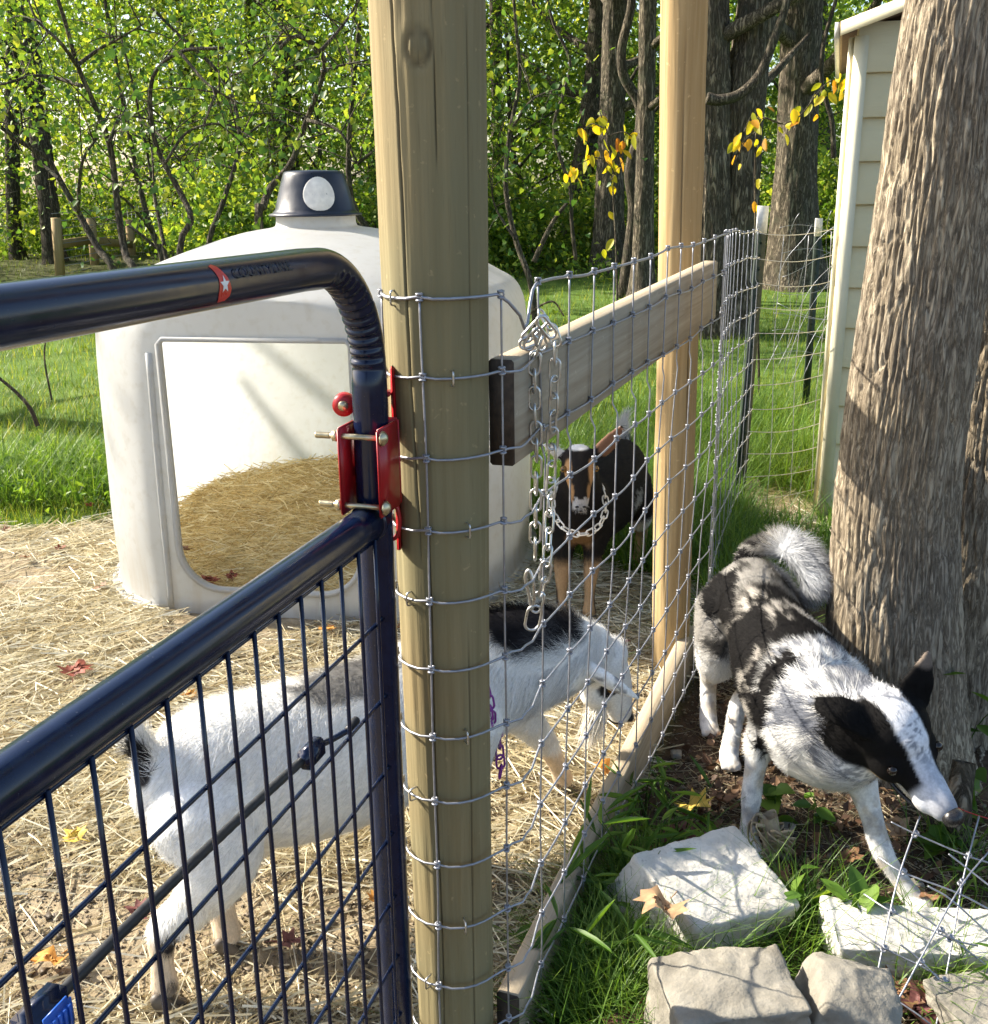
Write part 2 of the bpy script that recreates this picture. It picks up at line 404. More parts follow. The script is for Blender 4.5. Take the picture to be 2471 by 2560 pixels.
# ------------------------------------------------------------------ lawn and rank grass
M['grass'] = m_leaf('lawn_grass', [(0, (0.07, 0.14, 0.018)), (0.5, (0.15, 0.235, 0.03)), (0.85, (0.25, 0.31, 0.05)), (1, (0.38, 0.36, 0.12))], 0.5)
M['weed'] = m_leaf('weed_leaves', [(0, (0.06, 0.135, 0.02)), (0.6, (0.12, 0.235, 0.035)), (1, (0.22, 0.34, 0.06))], 0.46)
def grass(P, Lr, Wr, spread=0.5, segs=2, bend=0.35):
    k = len(P); z = ground_h(P)
    a = rng.random(k) * 2 * PI; tl = np.abs(rng.normal(0, spread, k))
    h = np.stack([np.cos(a), np.sin(a), 0 * a], 1)
    d = unit(h * np.sin(tl)[:, None] + np.array([0, 0, 1]) * np.cos(tl)[:, None])
    return strips(np.column_stack([P, z - 0.005]), d, h, rng.uniform(*Lr, k), rng.uniform(*Wr, k), np.abs(rng.normal(0, bend, k)), 0.08, segs)
def lawn_pts(n, ylo, yhi, wfun, power=2.2):
    q = rng.random(n); y = (ylo ** (1 - power) + q * (yhi ** (1 - power) - ylo ** (1 - power))) ** (1 / (1 - power))
    x = rng.uniform(-1, 1, n) * wfun(y)
    P = np.stack([x, y], 1); s, so, f = zones(P)
    return P[(rng.random(n) > np.maximum(s, so) * 1.05) & (np.hypot(x - HC[0], y - HC[1]) > 0.93)]
mb = MB(); rr = []
P = lawn_pts(150000, 3.6, 24, lambda y: 0.3 + 0.56 * y)
sc = np.clip(P[:, 1] / 7, 0.7, 2.2)
for lo, hi in ((0.7, 1.0), (1.0, 1.5), (1.5, 2.3)):
    Q = P[(sc >= lo) & (sc < hi)]; V, F, r = grass(Q, (0.04, 0.10 * lo ** .5 + 0.03), (0.0035 * lo, 0.008 * lo)); mb.add(V, F); rr.append(r)
o = mb.build('lawn_grass', M['grass'], None, False, attrs={'rnd': ('FACE', np.concatenate(rr))})
tag(o, 'short sunlit lawn grass around the goat hutch', 'grass', kind='stuff')
# taller shaded grass: left behind the straw, behind the dark goat, along the fence and by the shed
def blob(cx, cy, sx, sy, n): return np.stack([rng.normal(cx, sx, n), rng.normal(cy, sy, n)], 1)
P = np.vstack([np.stack([rng.uniform(-4.2, -1.75, 9000), rng.uniform(5.35, 6.3, 9000)], 1), blob(0.35, 5.6, 0.5, 0.5, 7000), blob(0.95, 5.2, 0.35, 0.7, 7000),
               blob(1.5, 6.6, 0.35, 0.8, 6000), np.stack([rng.uniform(0.55, 1.15, 5500), rng.uniform(3.35, 5.2, 5500)], 1), blob(-9, 15, 2.5, 1.5, 4000)])
s, so, f = zones(P); keep = (s < .6) & (np.hypot(P[:, 0] - HC[0], P[:, 1] - HC[1]) > 0.95) & (P[:, 1] > 3.2)
keep &= (P[:, 1] > 4.1) | (np.abs(P[:, 0] - fence_x(P[:, 1])) < 0.22)
V, F, r = grass(P[keep], (0.10, 0.30), (0.004, 0.010), 0.55, 3, 0.6)
o = mesh_np('tall_grass', V, F, M['weed'], None, False, attrs={'rnd': ('FACE', r)})
tag(o, 'rank green grass behind the straw and along the wire fence', 'grass', kind='stuff')

# broad-leaved ground weeds at the left edge of the straw and behind the dark goat
C = np.vstack([np.stack([rng.uniform(-3.6, -1.6, 2600), rng.normal(5.75, .3, 2600), rng.random(2600) * .16], 1), np.stack([rng.normal(.5, .45, 1300), rng.normal(5.2, .3, 1300), rng.random(1300) * .14], 1), np.stack([rng.normal(1.0, .2, 900), rng.normal(4.5, .4, 900), rng.random(900) * .12], 1)])
s_, so_, f_ = zones(C[:, :2]); C = C[(s_ < .7) & (C[:, 1] > 4.0)]
WEED_C = C
# ------------------------------------------------------------------ calf hutch used as goat house
t = NT('milky_plastic')
v = t.coord('Object'); n1 = t.noise(v, 2.2, 5); n2 = t.noise(v, 26, 5); n3 = t.noise(t.coord('Object', (6, 6, .7)), 3, 5)
zc = t.node('ShaderNodeSeparateXYZ', {0: v}).outputs[2]
colr = t.ramp(n1, [(0.3, (0.54, 0.54, 0.525)), (0.7, (0.65, 0.655, 0.65))])
colr = t.mix(t.maprange(n2, 0.52, 0.76, 0, 0.32), colr, (0.42, 0.38, 0.30))
colr = t.mix(t.math('MULTIPLY', t.maprange(n3, 0.5, 0.75), t.maprange(zc, 0.45, 0.0, 0, 0.5)), colr, (0.45, 0.36, 0.24))
p = t.principled(Base_Color=colr, Roughness=0.42, Specular_IOR_Level=0.4, Normal=t.bump(n1, 0.1, 0.02))
tr = t.node('ShaderNodeBsdfTranslucent', {'Color': t.mix(1.0, colr, (1.0, 1.02, 1.04), 'MULTIPLY')}).outputs[0]
M['hutch'] = t.done(t.node('ShaderNodeMixShader', {0: 0.47, 1: p, 2: tr}).outputs[0])
M['navy'] = m_plain('dark_vent_plastic', (0.009, 0.012, 0.022), 0.35, 0, 0.3, 20)

hutch = thing('goat_hutch', 'large white plastic dome hutch with square doorway full of hay', 'hutch', (HC[0], HC[1], 0))
hutch.rotation_euler = (0, 0, math.atan2(-(-0.13), 0.8) * -1)
prof = [(0.925, -0.03), (0.915, 0.0), (0.905, 0.03), (0.875, 0.06), (0.88, 0.3), (0.875, 0.6), (0.87, 0.9), (0.86, 1.08), (0.845, 1.15), (0.815, 1.20), (0.76, 1.235),
        (0.68, 1.28), (0.57, 1.325), (0.44, 1.37), (0.32, 1.405), (0.24, 1.42), (0.18, 1.43), (0.165, 1.445), (0.158, 1.50), (0.10, 1.505)]
pr = np.array(prof); fine = spline(pr, 90)
SEG = 144; a = np.linspace(0, 2 * PI, SEG, endpoint=False)
ex = np.interp(fine[:, 1], [0, 1.1, 1.25, 1.4], [2.5, 2.5, 2.3, 2.0])
ca, sa = np.cos(a), np.sin(a)
k = (np.abs(ca)[None] ** ex[:, None] + np.abs(sa)[None] ** ex[:, None]) ** (-1 / ex[:, None])
X = fine[:, 0][:, None] * k * ca; Y = fine[:, 0][:, None] * k * sa; Z = np.broadcast_to(fine[:, 1][:, None], X.shape)
Y = np.where(Y < -0.80, -0.80, Y)
V = np.stack([X, Y, Z], -1).reshape(-1, 3)
n0 = len(V); V = np.vstack([V, [0, 0, -0.03], [0, 0, 1.505]]); j = np.arange(SEG); e = (len(fine) - 1) * SEG
me = mesh_np('wall', V, [grid_faces(len(fine), SEG), np.stack([np.full(SEG, n0), (j + 1) % SEG, j], -1), np.stack([np.full(SEG, n0 + 1), e + j, e + (j + 1) % SEG], -1)], M['hutch'], None, True, link=False)
body = link_mesh('wall', me, hutch)
# doorway cutter: rounded bottom corners
x0, x1, z0, z1, R = -0.355, 0.355, 0.115, 1.065, 0.16
pts = [(x0 + 0.012, z1), (x0, z1 - .012)]
pts += [(x0 + R - R * math.cos(q), z0 + R - R * math.sin(q)) for q in np.linspace(0, PI / 2, 9)]
pts += [(x1 - R + R * math.sin(q), z0 + R - R * math.cos(q)) for q in np.linspace(0, PI / 2, 9)]
pts += [(x1, z1 - .012), (x1 - .012, z1)]
DOOR = pts
bm = bmesh.new(); vs = [bm.verts.new((x, -0.90, z)) for x, z in pts]; f = bm.faces.new(vs)
r_ = bmesh.ops.extrude_face_region(bm, geom=[f]); bmesh.ops.translate(bm, vec=(0, 0.13, 0), verts=[q for q in r_['geom'] if isinstance(q, bmesh.types.BMVert)])
bmesh.ops.recalc_face_normals(bm, faces=bm.faces); cm = bpy.data.meshes.new('cut'); bm.to_mesh(cm); bm.free()
cut = bpy.data.objects.new('cut', cm); COL.objects.link(cut); cut.parent = hutch
bo = body.modifiers.new('b', 'BOOLEAN'); bo.object = cut; bo.operation = 'DIFFERENCE'; bo.solver = 'EXACT'
bpy.context.view_layer.update(); dg = bpy.context.evaluated_depsgraph_get()
nm = bpy.data.meshes.new_from_object(body.evaluated_get(dg)); body.modifiers.clear(); body.data = nm
bpy.data.objects.remove(cut); 
bm = bmesh.new(); bm.from_mesh(nm)
kill = [f for f in bm.faces if (abs(f.calc_center_median().x) < 0.37 and 0.10 < f.calc_center_median().z < 1.075 and -0.797 < f.calc_center_median().y < -0.70)
        or f.calc_center_median().z < -0.02 or f.calc_center_median().z > 1.503]
bmesh.ops.delete(bm, geom=kill, context='FACES'); bm.to_mesh(nm); bm.free()
for pl in nm.polygons: pl.use_smooth = True
try: nm.set_sharp_from_angle(angle=math.radians(32))
except Exception: pass
# doorway rim: a thick moulded lip standing proud of the wall
mbr = MB(); D = np.array(DOOR); Dc = D.mean(0)
def lip(off_in, off_out, ya, yb):
    c = D.mean(0); n = len(D)
    tn = np.roll(D, -1, 0) - np.roll(D, 1, 0); nn = np.stack([-tn[:, 1], tn[:, 0]], 1); nn /= np.linalg.norm(nn, axis=1)[:, None]
    if ((D + nn * .01 - c) ** 2).sum() < ((D - c) ** 2).sum(): nn = -nn
    ri, ro = D + nn * off_in, D + nn * off_out
    rings = [np.stack([ri[:, 0], np.full(n, ya), ri[:, 1]], 1), np.stack([ri[:, 0], np.full(n, yb), ri[:, 1]], 1),
             np.stack([ro[:, 0], np.full(n, yb), ro[:, 1]], 1), np.stack([ro[:, 0], np.full(n, ya), ro[:, 1]], 1)]
    V = np.vstack(rings); F = grid_faces(4, n); return V, [F, np.stack([3 * n + np.arange(n), 3 * n + (np.arange(n) + 1) % n, (np.arange(n) + 1) % n, np.arange(n)], -1)]
V, F = lip(-0.003, 0.015, -0.782, -0.808); mbr.add(V, F)
mbr.build('doorway_rim', M['hutch'], hutch, False)
# vertical moulding at the edges of the flat front
for sgn in (-1, 1):
    V, F = tube(spline([(sgn * 0.415, -0.795, 0.03), (sgn * 0.41, -0.798, 0.5), (sgn * 0.40, -0.796, 1.02)], 14), 0.014, 10); MB().add(V, F).build('front_corner_moulding', M['hutch'], hutch)
# vent cap
V, F = lathe([(0.190, 1.475), (0.192, 1.482), (0.176, 1.487), (0.165, 1.50), (0.14, 1.59), (0.126, 1.635), (0.119, 1.648), (0.10, 1.652), (0.0, 1.656)], 48)
cap = MB().add(V, F).build('vent_cap', M['navy'], hutch)
# white disc closing the vent hole on the side of the cap
dirc = np.array([0.42, -0.9]); dirc /= np.linalg.norm(dirc)
mbd = MB(); q = np.linspace(0, 2 * PI, 33)[:-1]; rad = 0.165
up = np.array([-dirc[0] * 0.17, -dirc[1] * 0.17, 0.985]); sd_ = np.array([-dirc[1], dirc[0], 0]); nrm = np.cross(sd_, up)
ang = np.arctan2(dirc[1], dirc[0])
Vd = []
for rr_, off in ((0.066, 0.0015), (0.062, 0.003), (0.0001, 0.003)):
    for w in q:
        h = 1.562 + rr_ * math.cos(w); sr = np.interp(h, [1.50, 1.59, 1.635], [0.165, 0.14, 0.126]) + off
        th = ang + rr_ * 0.95 * math.sin(w) / 0.145
        Vd.append((sr * math.cos(th), sr * math.sin(th), h))
MB().add(np.array(Vd), [grid_faces(3, 32)]).build('vent_disc', M['white_plastic'], cap)
# bolt on the right flank
V, F = lathe([(0.0, 0), (0.012, 0), (0.012, 0.008), (0.006, 0.009), (0.006, 0.028), (0, 0.028)], 10)
Rm = basis((0.93, -0.36, 0)); V = V[:, [2, 1, 0]] @ Rm.T
b = MB().add(V, F).build('bolt', M['chain'], hutch); b.location = (0.80, -0.47, 0.66)
# hay bedding: mound and strands
nx, ny = 50, 50; hx, hy = np.meshgrid(np.linspace(-0.84, 0.84, nx), np.linspace(-0.785, 0.84, ny))
def hay_h(x, y):
    p3 = np.stack([x, y, 0 * x], 1)
    return 0.055 + np.clip((y + 0.80) / 1.2, 0, 1) * (0.17 + 0.07 * x) + 0.06 * (fbm(p3 * 3.5, 3, 31) - 0.5)
hz = hay_h(hx.ravel(), hy.ravel())
rad_ok = (np.abs(hx.ravel()) ** 2.5 + np.abs(hy.ravel()) ** 2.5) < 0.845 ** 2.5
F = grid_faces(ny, nx, False); F = F[rad_ok[F].all(1)]
V = np.stack([hx.ravel(), hy.ravel(), hz], 1)
o = mesh_np('hay_bedding', V, F, m_plain('packed_hay', (0.66, 0.52, 0.26), 0.9, 0, 0.4, 60, 0.6))
n = 14000; x = rng.uniform(-0.84, 0.84, n); y = rng.uniform(-0.785, 0.84, n); kk = (np.abs(x) ** 2.5 + np.abs(y) ** 2.5) < 0.83 ** 2.5
x, y = x[kk], y[kk]; n = len(x); d = lying(n, 0.22); L = rng.uniform(0.05, 0.2, n)
b = np.stack([x, y, hay_h(x, y) + rng.random(n) ** 2 * 0.03], 1) - d * (L / 2)[:, None]
b[:, 1] = np.maximum(b[:, 1], -0.78); e_ = b + d * L[:, None]; ok = (e_[:, 1] > -0.78) & ((np.abs(e_[:, 0]) ** 2.5 + np.abs(e_[:, 1]) ** 2.5) < 0.86 ** 2.5) & ((np.abs(b[:, 0]) ** 2.5 + np.abs(b[:, 1]) ** 2.5) < 0.86 ** 2.5)
b, d, L = b[ok], d[ok], L[ok]; n = len(b)
V2, F2, r2 = strips(b, d, unit(np.stack([d[:, 1], -d[:, 0], rng.normal(0, .4, n)], 1)), L, rng.uniform(.0025, .005, n), rng.normal(0, .1, n), 0.8, 2)
o.data.materials.append(M['hay'])
bpy.data.meshes.remove(o.data) if False else None
mbh = MB(); mbh.add(V, F); base_me = o.data
o2 = mesh_np('loose_hay', V2, F2, M['hay'], None, False, attrs={'rnd': ('FACE', r2)})
for q_ in (o, o2):
    q_.location = (HC[0], HC[1], 0); q_.rotation_euler = hutch.rotation_euler
o2.parent = o; o2.location = (0, 0, 0); o2.rotation_euler = (0, 0, 0)
tag(o, 'golden hay bedding heaped inside the white dome hutch', 'hay', kind='stuff'); o2['kind'] = 'stuff'
# ------------------------------------------------------------------ wooden fence: two round posts, rail, base board
def round_post(name, c0, c1, z0, z1, r0, r1, mat, seed, parent, cracks, seg=200, rows=260, flats=0.0, knot=None, label=None):
    """tapered round post, c0/c1 plan centres at bottom/top; cracks: list of (angle, za, zb, drift)"""
    zz = np.linspace(z0, z1, rows); a = np.linspace(0, 2 * PI, seg, endpoint=False)
    tt = (zz - z0) / (z1 - z0); A, ZZ = np.meshgrid(a, zz); R = (r0 + (r1 - r0) * tt)[:, None] * np.ones_like(A)
    P = np.stack([np.cos(A) * 2.2, np.sin(A) * 2.2, ZZ * 1.3], -1).reshape(-1, 3)
    R = R + (0.010 * (fbm(P, 3, seed) - 0.5) + 0.0009 * (fbm(P * np.array([9, 9, 1.2]), 3, seed + 3) - .5)).reshape(R.shape)
    if flats: R = R - flats * np.clip((fbm(P * np.array([1.2, 1.2, .6]), 2, seed + 9).reshape(R.shape) - .55) * 6, 0, 1)
    C = np.zeros_like(R)
    for (an, za, zb, dr, w) in cracks:
        wob = 0.05 * (vnoise(np.stack([zz * 3, zz * 0, zz * 0 + an], 1), seed) - .5)
        ac = an + dr * (zz - za) + wob
        width = w * np.clip(np.minimum((zz - za) / 0.15, (zb - zz) / 0.15), 0, 1)
        dd = np.abs((A - ac[:, None] + PI) % (2 * PI) - PI) * R
        cc = np.clip(1 - dd / (width[:, None] + 1e-6), 0, 1) * (width[:, None] > 1e-4); C = np.maximum(C, cc)
    if knot:
        ak, zk, rk = knot; d = np.sqrt((((A - ak + PI) % (2 * PI) - PI) * R) ** 2 + ((ZZ - zk) * 0.8) ** 2)
        R = R + 0.006 * np.exp(-(d / (rk * 1.5)) ** 2); C = np.maximum(C, 0.75 * np.exp(-((d - rk) / (rk * .28)) ** 2)); C = np.maximum(C, .35 * (d < rk * .6))
    R = R - 0.006 * C
    cx = c0[0] + (c1[0] - c0[0]) * tt; cy_ = c0[1] + (c1[1] - c0[1]) * tt
    V = np.stack([cx[:, None] + R * np.cos(A), cy_[:, None] + R * np.sin(A), ZZ], -1).reshape(-1, 3)
    n0 = len(V); V = np.vstack([V, [cx[-1], cy_[-1], z1 + 0.004]]); e = (rows - 1) * seg; j = np.arange(seg)
    o = mesh_np(name, V, [grid_faces(rows, seg), np.stack([np.full(seg, n0), e + j, e + (j + 1) % seg], -1)], mat, parent, True,
                attrs={'crack': ('POINT', np.append(C.ravel(), 0))})
    if label: o['label'] = label
    return o
fence = thing('wooden_fence', 'round wooden gate post and corner post joined by a weathered top rail and base board', 'fence')
fa = -PI / 2      # angle facing the camera
round_post('post', (-0.080, 1.65), (-0.085, 1.65), -0.25, 2.12, 0.066, 0.084, M['post'], 4, fence,
           [(fa - 0.42, 1.0, 2.2, -0.18, 0.0020), (fa - 0.30, .1, 1.1, 0.05, 0.0016), (fa + 0.12, 1.55, 2.2, 0.02, 0.0010), (fa + .55, .0, 1.0, 0.0, 0.0014),
            (fa + 0.75, 1.2, 2.1, -.05, .0008)], seg=320, flats=0.0015, knot=(fa - 0.12, 1.775, 0.016), label='thick greenish round gate post with long cracks and a knot')
round_post('post', (0.600, 3.37), (0.560, 3.37), -0.25, 2.12, 0.061, 0.067, M['post_tan'], 14, fence,
           [(fa - 0.1, 1.3, 2.1, 0.05, 0.0022), (fa + .4, .4, 1.4, 0.0, 0.002), (fa - .6, .2, 1.1, 0, .0015)], 120, 160, flats=0.004, label='pale tan peeled round post behind the wire')
def board(name, A, B, thick, height, mat, parent, bow=0.0, label=None):
    """plank between A and B (top-right-near edge line), grain along local X"""
    A, B = np.asarray(A, float), np.asarray(B, float); L = np.linalg.norm(B - A); Rm = basis(B - A)
    nx = 40; xs = np.linspace(0, L, nx)
    sec = np.array([(0, 0), (0, -height), (thick, -height), (thick, 0)]); b = .004
    sec = np.array([(b, 0), (0, -b), (0, -height + b), (b, -height), (thick - b, -height), (thick, -height + b), (thick, -b), (thick - b, 0)])
    V = np.stack([np.repeat(xs, 8), np.tile(sec[:, 0], nx), np.tile(sec[:, 1], nx)], 1)
    V[:, 1:] += 0.0016 * (np.stack([fbm(V * np.array([4, 30, 30]), 3, 5), fbm(V * np.array([4, 30, 30]) + 9, 3, 6)], 1) - .5)
    V[:, 2] += bow * np.sin(V[:, 0] / L * PI)
    F = [grid_faces(nx, 8)[:, ::-1], np.array([[0, 1, 2, 3, 4, 5, 6, 7]]), np.array([[(nx - 1) * 8 + k for k in range(7, -1, -1)]])]
    o = mesh_np(name, V, F, mat, parent, False); mw = Matrix.Identity(4)
    for i in range(3):
        for jx in range(3): mw[i][jx] = Rm[i, jx]
    mw.translation = Vector(A); o.matrix_world = mw
    o.data.materials.append(M['board_end'])
    o.data.polygons[len(o.data.polygons) - 2].material_index = 1
    if label: o['label'] = label
    return o
rail = board('rail', (0.033, 1.655, 1.338), (0.668, 3.255, 1.370), 0.042, 0.17, M['board'], fence, label='grey weathered top rail with dark sawn end')
base = board('base_board', (0.036, 1.675, 0.135), (0.690, 3.42, 0.135), 0.045, 0.14, M['board'], fence, label='base board along the ground')


# ------------------------------------------------------------------ woven wire stretched over the posts
wirefence = thing('woven_wire_fence', 'galvanized woven wire mesh stretched past the gate post and rail', 'wire fence', (0.03, 1.66, 0))
def fpath_pts():
    pts = []; C = np.array([-0.08, 1.65]); r = 0.082
    for an in np.linspace(PI * 1.0, PI * 1.78, 16): pts.append((C[0] + r * math.cos(an), C[1] + r * math.sin(an)))
    pts.append((0.043, 1.640))
    for q in np.linspace(0, 1, 30)[1:]:
        p = np.array([0.046, 1.69]) + q * (np.array([0.684, 3.262]) - np.array([0.046, 1.69])); pts.append(tuple(p))
    for q in np.linspace(0, 1, 26)[1:]:
        p = np.array([0.684, 3.262]) + q * (np.array([1.235, 5.10]) - np.array([0.684, 3.262])); pts.append((p[0] - 0.05 * math.sin(q * PI), p[1]))
    return np.array(pts)
FP = fpath_pts(); seglen = np.r_[0, np.cumsum(np.linalg.norm(np.diff(FP, axis=0), axis=1))]
def fxy(s): return np.stack([np.interp(s, seglen, FP[:, 0]), np.interp(s, seglen, FP[:, 1])], -1)
LEV = np.array([1.44, 1.325, 1.203, 1.089, 0.974, 0.858, 0.738, 0.62, 0.498, 0.376, 0.251, 0.14])
STOT = seglen[-1]; S_POST = 0.203; S_CORNER = seglen[17 + 28]
s_vert = np.concatenate([[0.012, 0.105, 0.238], np.arange(0.40, S_CORNER - .02, 0.147), np.arange(S_CORNER + 0.02, STOT, 0.15)])
def lev_z(i, s):
    s = np.atleast_1d(s); q = np.interp(s, [0, S_CORNER, STOT], [0, 1, 2])
    top = np.interp(q, [0, 1, 2], [1.44, 1.446, 1.37]); bot = np.interp(q, [0, 1, 2], [0.14, 0.10, 0.06])
    z = bot + (LEV[i] - 0.14) / 1.30 * (top - bot)
    w = 0.016 * (vnoise(np.stack([s * 4.5, s * 0 + i * 3.1, s * 0], 1), 51) - 0.5) * (s > 0.25)
    if i == 0:       # the top strand dips where the chain hangs on it
        z = z - 0.055 * np.exp(-((s - 0.30) / 0.035) ** 2) * 1.0
    return z + w
def vshift(k, z):      # verticals wander sideways between strands
    return 0.022 * (vnoise(np.stack([np.asarray(z) * 4.2, np.full(np.shape(z), k * 7.7), np.zeros(np.shape(z))], 1), 77) - .5) * (1 if s_vert[k] > .3 else .35)
def offset(s, z):
    b = 0.022 * (vnoise(np.stack([s * 2.2, np.asarray(z) * 2.2, s * 0], 1), 91) - 0.35)
    return np.where((s > 0.3) & (z < 1.16), b, 0.0)
def fence_pt(s, z):
    s = np.atleast_1d(s).astype(float); z = np.broadcast_to(np.asarray(z, float), s.shape)
    p = fxy(s); q = fxy(np.minimum(s + 1e-3, STOT)) - fxy(np.maximum(s - 1e-3, 0)); q /= np.linalg.norm(q, axis=1)[:, None] + 1e-9
    nrm = np.stack([q[:, 1], -q[:, 0]], 1); o = offset(s, z) + 0.003
    return np.column_stack([p + nrm * o[:, None], z])
WR = 0.0021
for i in range(len(LEV)):
    ss = np.linspace(0.0, STOT, 190); P = fence_pt(ss, lev_z(i, ss))
    # kinks at every knot
    kink = sum(np.exp(-((ss - sv) / 0.012) ** 2) for sv in s_vert); P[:, 2] += 0.0035 * kink
    V, F = tube(P, WR if i else WR * 1.25, 6); MB().add(V, F).build('horizontal_wire', M['wire'], wirefence).location = tuple(-x for x in wirefence.location)
# knot: two short wrap turns
def knot_mesh():
    mbk = MB()
    for dz in (-0.0045, 0.0045):
        th = np.linspace(0, 2 * PI, 10, endpoint=False); P = np.stack([0.0042 * np.cos(th), 0.0042 * np.sin(th), np.full(10, dz)], 1)
        V, F = ring_tube(P, 0.0019, 5); mbk.add(V, F)
    th = np.linspace(0, 2 * PI, 8, endpoint=False); V, F = ring_tube(np.stack([np.zeros(8), 0.0045 * np.cos(th), 0.0045 * np.sin(th)], 1), 0.0017, 5); mbk.add(V, F)
    return mbk.build('knot', M['wire'], link=False)
KM = knot_mesh()
for k, sv in enumerate(s_vert):
    zt = lev_z(0, sv)[0]; zb = lev_z(len(LEV) - 1, sv)[0]
    zz = np.linspace(zt, zb - 0.03, 70); s_here = sv + vshift(k, zz); s_here = np.clip(s_here, 0, STOT - .002)
    P = fence_pt(s_here, zz)
    V, F = tube(P, WR * 0.85, 5); MB().add(V, F).build('vertical_wire', M['wire'], wirefence).location = tuple(-x for x in wirefence.location)
    for i in range(len(LEV)):
        z = lev_z(i, sv)[0] + .003; s1 = np.clip(sv + vshift(k, np.array([z]))[0], 0, STOT - .002); p = fence_pt(s1, z)[0]
        link_mesh('knot', KM, wirefence, tuple(p - np.array(wirefence.location)), (0, random.uniform(-.2, .2), math.atan2(FENCE_B[1] - 1.66, FENCE_B[0])))
# staples holding the strands on the post
for i, (s_, dz_) in enumerate(((0.06, 0), (0.15, 1), (0.17, 3), (0.07, 4), (0.16, 6), (0.06, 7), (0.15, 9), (0.08, 10))):
    z = lev_z(dz_, s_)[0]; p = fence_pt(s_, z)[0]; dv = p[:2] - np.array([-0.08, 1.65]); dv /= np.linalg.norm(dv); nv = np.array([dv[0], dv[1], 0])
    P = spline([p + np.array([0, 0, .011]) - nv * .012, p + np.array([0, 0, .010]) + nv * .003, p + nv * .0045, p + np.array([0, 0, -.010]) + nv * .003, p + np.array([0, 0, -.011]) - nv * .012], 16)
    V, F = tube(P, .0016, 6); MB().add(V - np.array(wirefence.location), F).build('staple', M['chain'], wirefence)

# ------------------------------------------------------------------ steel T posts with white painted tips
def t_post(x, y, h, lean, label):
    o = thing('steel_post', label, 'post', (x, y, 0), 'green steel fence posts')
    H = []
    sec = 1.6 * np.array([(-.017, -.002), (.017, -.002), (.017, .002), (.002, .002), (.002, .026), (-.002, .026), (-.002, .002), (-.017, .002)])
    def seg(z0, z1, name, mat, g=1.0):
        V = np.vstack([np.column_stack([sec * g, np.full(8, z0)]), np.column_stack([sec * g, np.full(8, z1)])]); V[:, 0] += V[:, 2] * lean
        MB().add(V, [grid_faces(2, 8), np.array([[0, 1, 2, 3, 4, 5, 6, 7][::-1]]), np.array([[8, 9, 10, 11, 12, 13, 14, 15]])]).build(name, mat, o, False)
    seg(-0.2, h - 0.12, 'shaft', M['green_steel']); seg(h - 0.121, h, 'white_tip', M['white_paint'], 1.03)
    for z in np.arange(0.3, h - .15, 0.06):
        V, F = box((z * lean, -0.005, z), (.012, .006, .012)); MB().add(V, F).build('stud', M['green_steel'], o, False)
    o.rotation_euler = (0, 0, 0.35)
    return o
M['green_steel'] = m_plain('dark_green_enamel', (0.006, 0.018, 0.010), 0.6, 0, .2, 40); M['white_paint'] = m_plain('chalky_white_paint', (0.62, 0.62, 0.60), 0.7, 0, .15, 60)
t_post(1.215, 5.13, 1.48, 0.028, 'dark green steel T-post with white tip beside the tan shed, nearer one')
t_post(2.29, 7.78, 1.33, 0.0, 'thin dark steel T-post with white tip, farther back beside the shed edge')
# wire run beyond the first T post
wf2 = thing('woven_wire_fence', 'short run of wire mesh from the T-post to the shed wall', 'wire fence', (1.23, 5.12, 0))
A2, B2 = np.array([1.235, 5.10]), np.array([1.71, 5.36]); LL = np.linalg.norm(B2 - A2)
def p2(s, z): return np.concatenate([(A2 + (B2 - A2) * s / LL) - np.array([1.23, 5.12]), [z]])
for i in range(12):
    z1 = 0.08 + i * 0.117; P = np.array([p2(s, z1 + 0.008 * math.sin(s * 6 + i) - 0.02 * math.sin(s / LL * PI)) for s in np.linspace(0, LL, 30)])
    V, F = tube(P, 0.0019, 5); MB().add(V, F).build('horizontal_wire', M['wire'], wf2)
for k, s in enumerate(np.arange(0.14, LL, 0.15)):
    P = np.array([p2(s + 0.012 * math.sin(z * 5 + k), z - 0.03 * math.sin(s / LL * PI)) for z in np.linspace(0.06, 1.37, 24)])
    V, F = tube(P, 0.0017, 5); MB().add(V, F).build('vertical_wire', M['wire'], wf2)
# a tangled spare end of wire hooked on the farther post
wf3 = thing('wire_coil', 'loose bundle of spare fence wire hung on the farther T-post', 'wire', (2.28, 7.65, 0))
for k in range(9):
    q = np.linspace(0, 1, 24); x = -0.25 + 0.5 * rng.random() * q + 0.1 * np.sin(q * 5 + k); z = 0.25 + 1.1 * q + 0.05 * np.sin(q * 9 + k); y = 0.15 * np.sin(q * 3 + k)
    V, F = tube(np.stack([x + .05 * k - .1, y, z], 1), 0.0018, 5); MB().add(V, F).build('wire_strand', M['wire'], wf3)
for k in range(8):
    q = np.linspace(0, 1, 14); V, F = tube(np.stack([-.28 + .6 * q, .1 * np.sin(q * 3 + k), .4 + .12 * k + .05 * np.sin(q * 4 + k) + .1 * q * (k % 3 - 1)], 1), 0.0018, 5); MB().add(V, F).build('wire_strand', M['wire'], wf3)

